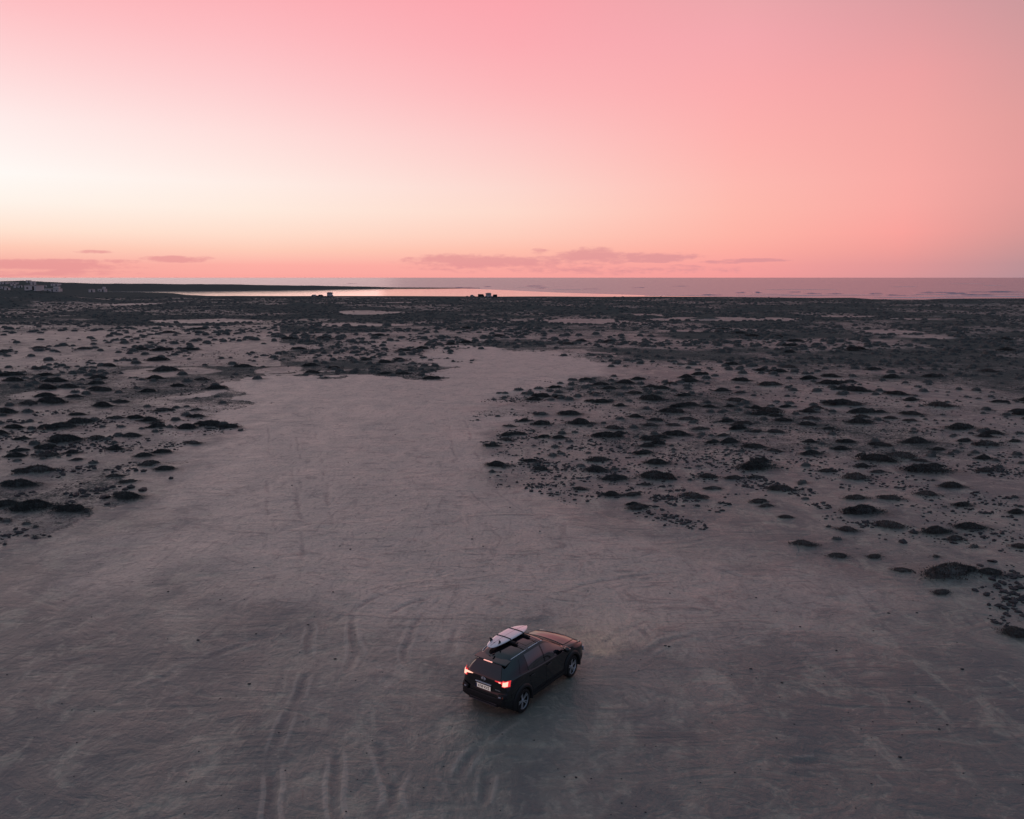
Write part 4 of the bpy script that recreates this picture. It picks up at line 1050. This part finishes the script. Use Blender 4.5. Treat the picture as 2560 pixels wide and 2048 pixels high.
def fin(x, y, h, L, splay, toe):
    P = [(-L*.5, 0), (L*.5, 0), (L*.36, h*.35), (L*.02, h*.78), (-L*.42, h), (-L*.62, h*.98), (-L*.42, h*.7), (-L*.36, h*.35)]
    b = bmesh.new(); A = [b.verts.new((p[0], -.006, p[1])) for p in P]; B = [b.verts.new((p[0], .006, p[1])) for p in P]
    b.faces.new(A); b.faces.new(B[::-1])
    for k in range(len(P)): b.faces.new((A[k], B[k], B[(k+1) % len(P)], A[(k+1) % len(P)]))
    o = bm_obj('fin', b, M['fin'], SB, bevel=.002)
    u = (x-BX0)/BL; o.location = (x, y, brock(u)+bthick(u)*.75); o.rotation_euler = (splay, 0, toe); return o
fin(BX0+.30, -.15, .12, .135, R(10), R(4)); fin(BX0+.30, .15, .12, .135, R(-10), R(-4))
b = bmesh.new(); u = .24/BL; box(b, BX0+.25, 0, brock(u)+bthick(u)+.002, .085, .022, .006); bm_obj('fin_box', b, M['fin'], SB, bevel=.002)
for xb, lab in ((-.77, 'black roof pad and strap under the tail half of the surfboard'), (-.16, 'black roof pad and strap under the nose half of the surfboard')):
    rk_ = empty('roof_rack_pad', (0, 0, 0)); rk_.matrix_world = Matrix.Translation(to_world((xb, 0, zroof(xb)))) @ Matrix.Rotation(CARYAW, 4, 'Z')
    tag(rk_, lab, 'roof rack', 'soft roof racks holding the surfboard')
    dz = 0.
    b = bmesh.new(); n_ = 14; prev = None
    for i in range(n_+1):
        y = lerp(-.17, .64, i/n_); zt = (cr(ctrl(xb), 12)[1]-.030*(abs(y)/.6)**2.2-zroof(xb))*CARS
        ring = [b.verts.new((dx, y, zt+dz_)) for dx, dz_ in ((-.05, .0), (-.055, .045), (-.03, .072), (.03, .072), (.055, .045), (.05, .0))]
        if prev:
            for k in range(6): b.faces.new((prev[k], prev[(k+1) % 6], ring[(k+1) % 6], ring[k]))
        else: b.faces.new(ring)
        prev = ring
    b.faces.new(prev[::-1]); bm_obj('pad', b, M['strap'], rk_, bevel=.008)
    b = bmesh.new(); box(b, 0, -.20, .045, .10, .09, .06); bmesh.ops.bevel(b, geom=b.edges[:], offset=.012, segments=2, affect='EDGES'); bm_obj('buckle', b, M['plastic'], rk_)
    for dx in (-.035, .045):
        b = bmesh.new(); prev = None
        for i in range(9):
            y = lerp(-.22, -.60, i/8); zt = (cr(ctrl(xb), 12)[1]-.030*(abs(y)/.6)**2.2-zroof(xb)+.03*(1-i/8)+.004)*CARS
            ring = [b.verts.new((dx+q*.014, y, zt)) for q in (-1, 1)]
            if prev: b.faces.new((prev[0], prev[1], ring[1], ring[0]))
            prev = ring
        o = bm_obj('webbing', b, mat('webbing', (.05, .055, .075), .35), rk_); sm_ = o.modifiers.new('s', 'SOLIDIFY'); sm_.thickness = .003
    u = (xb-BX0)/BL; h = bhalf(u); t = bthick(u); z0 = -.03
    path = [(-h-.13, z0-.02), (-h-.012, brock(u)-t*.2), (-h*.9, brock(u)+t*.85), (-h*.5, brock(u)+t+.006), (0, brock(u)+t+.007), (h*.5, brock(u)+t+.006), (h*.9, brock(u)+t*.85), (h+.012, brock(u)-t*.2), (h+.07, z0-.02)]
    b = bmesh.new(); prev = None
    for i, (y, z) in enumerate(path):
        ring = [b.verts.new((dx, y, z+dz)) for (dx, dz) in ((-.019, 0), (.019, 0), (.019, .005), (-.019, .005))]
        if prev:
            for k in range(4): b.faces.new((prev[k], prev[(k+1) % 4], ring[(k+1) % 4], ring[k]))
        else: b.faces.new(ring)
        prev = ring
    b.faces.new(prev[::-1])
    o = bm_obj('strap', b, M['strap'], rk_); o.location = (0, BY, (BZ-zroof(xb))*CARS)

# ------------------------------------------------------------------ vehicles parked on the shore, 500 m off
def vehicle(kind, px, py, wpx, label, paint, rz=0., cat='camper van', name='camper_van'):
    x, y = pg(px, py, -.9); z = float(gz_at(x, y)[0]); sc = 1.
    t = empty(name, (x, y, z-.05), rz); tag(t, label, cat, 'vehicles parked along the lagoon shore')
    L = wpx/F*math.hypot(x, y)
    if kind == 'van': prof = [(-.5, .35), (.5, .35), (.5, .95), (.43, 1.15), (.33, 2.05), (-.47, 2.1), (-.5, 1.9)]; W_ = 1.9
    elif kind == 'camper': prof = [(-.5, .4), (.5, .4), (.5, 1.0), (.40, 1.25), (.33, 1.75), (.44, 2.0), (.42, 2.9), (-.49, 2.9), (-.5, 2.7)]; W_ = 2.2
    else: prof = [(-.5, .3), (.5, .3), (.5, .72), (.28, .88), (.12, 1.42), (-.30, 1.46), (-.47, .98), (-.5, .9)]; W_ = 1.75
    b = bmesh.new(); A = [b.verts.new((p[0]*L, -W_/2*(1 if p[1] < 1.1 else .92), p[1])) for p in prof]; B = [b.verts.new((p[0]*L, W_/2*(1 if p[1] < 1.1 else .92), p[1])) for p in prof]
    b.faces.new(A); b.faces.new(B[::-1])
    for k in range(len(prof)): b.faces.new((A[k], B[k], B[(k+1) % len(prof)], A[(k+1) % len(prof)]))
    bm_obj('body', b, paint, t, bevel=.06)
    zt = {'van': 1.5, 'camper': 2.1, 'car': 1.12}[kind]; hh = {'van': .5, 'camper': .45, 'car': .34}[kind]
    for s in (-1, 1):
        for xx, ll in ((-.30, .22), (-.02, .2), (.24 if kind != 'car' else .08, .14)):
            b = bmesh.new(); box(b, xx*L, s*(W_/2*.97), zt, ll*L, .04, hh); bm_obj('window', b, M['shade'], t)
    for xx in (-.32, .32):
        for s in (-1, 1):
            b = cyl_bm(.34, s*(W_/2-.22), s*(W_/2+.02), xx*L, .34, 16); bm_obj('wheel', b, M['rubber'], t)
    if kind == 'camper': b = bmesh.new(); box(b, -.1*L, 0, 2.98, .5*L, .8, .14); bm_obj('roof_hatch', b, M['grey_paint'], t)
vehicle('car', 787, 741.8, 15, 'small pale car left of the dome shaped car on the lagoon shore', M['white_paint'], cat='car', name='parked_car')
vehicle('car', 800, 741.9, 15, 'grey rounded car between the pale car and the boxy camper', M['grey_paint'], R(180), cat='car', name='parked_car')
vehicle('camper', 825.5, 742.6, 14, 'boxy white camper standing alone at the lagoon shore', M['white_paint'])
vehicle('car', 1181, 742.4, 11, 'small pale car left of the dark van by the shore', M['white_paint'], cat='car', name='parked_car')
vehicle('van', 1203, 743.0, 16, 'dark van with flat roof beside the tall white camper', M['dark_paint'])
vehicle('camper', 1220.5, 743.1, 15, 'tall white camper between two dark vans', M['white_paint'], R(180))
vehicle('car', 1227, 744.0, 11, 'white car parked before the tall camper', M['white_paint'], cat='car', name='parked_car')
vehicle('van', 1237, 743.6, 12, 'dark van at the right end of the parked row', M['dark_paint'], R(180))

# ------------------------------------------------------------------ white houses of the hamlet on the left rise
def house(px, py, wpx, hpx, label, storeys=1, kind='block', name='house'):
    # find the ground seen at this pixel by marching along the line of sight
    a = (px-1280)/F; bb_ = (1024-py)/F; dd = Vector((a, CP+bb_*SP, -SP+bb_*CP)).normalized()
    best = None
    for s in np.arange(430, 1250, 6.):
        q = Vector((0, 0, HC))+dd*float(s)
        if q.z <= float(gz_at(q.x, q.y)[0]): best = q; break
    if best is None: best = Vector((0, 0, HC))+dd*1000
    D = best.length; w = wpx/F*D; h = max(2.4, hpx/F*D); dp = w*.8 if w < 14 else 8
    z = float(gz_at(best.x, best.y)[0])
    t = empty(name, (best.x, best.y, z-.3), random.uniform(-.12, .12)); tag(t, label, 'house' if name == 'house' else name.replace('_', ' '), 'white buildings of the shore hamlet')
    b = bmesh.new(); box(b, 0, dp/2, h/2, w, dp, h+.6); bm_obj('wall', b, M['render'], t)
    b = bmesh.new()
    box(b, 0, dp/2, h+.42, w+.3, dp+.3, .24); bm_obj('roof', b, M['roofmat'], t)
    if kind == 'tower': 
        b = bmesh.new(); box(b, w*.32, dp*.4, h+1.3, w*.3, dp*.5, 1.9); bm_obj('stair_tower', b, M['render'], t)
    n = max(2, int(w/3.4))
    for f in range(storeys):
        for k in (range(n) if wpx > 11 else [n//2]):
            xx = -w/2+w*(k+.5)/n; zz = (h/storeys)*(f+.55)
            b = bmesh.new()
            if k == n//2 and f == 0: box(b, xx, -.02, 1.2, 1.0, .12, 2.1); bm_obj('door', b, M['shade'], t)
            else: box(b, xx, -.02, zz, .95, .12, min(1.1, h*.35)); bm_obj('window', b, M['shade'], t)
for a in [(33,711.5,13,3,'pale low house above the village track',1),(8,711.5,14,4,'greyish house at the frame edge on the rise',1),(70,708,8,3.4,'small house with open front high on the rise',1),
          (81,714.5,8.5,7.5,'white two storey house highest on the rise',2),(136,716,16,5,'white box house standing alone right of the others',1),(76,726.5,26,3,'long low white wall of sheds below the rise',1),
          (98,727,12,7,'tall white cube house in the middle of the hamlet',2),(125,729.5,36,5,'long pale row house right of the cube house',1,'tower'),(111,720,6,2.6,'little white gabled shed behind the cube house',1),
          (40,721.5,9,2.6,'small flat hut left of the cube house',1),(50,720.5,6,2.6,'tiny white hut beside the flat hut',1),(6,723,12,4,'pale house low at the frame edge',1),(16,725.5,9,3,'white house in front of the frame edge houses',1),(31,716.5,8,2.6,'pinkish low house under the pale one',1),
          (253,729.5,15,4.5,'white beach house with chimney by the lagoon tip',1,'tower'),(227,731,10,2.6,'small white boat shed left of the beach house',1)]:
    house(*a)
print('objects', len(bpy.data.objects), 'shrubs', len(shrubs), 'stones', len(STA))
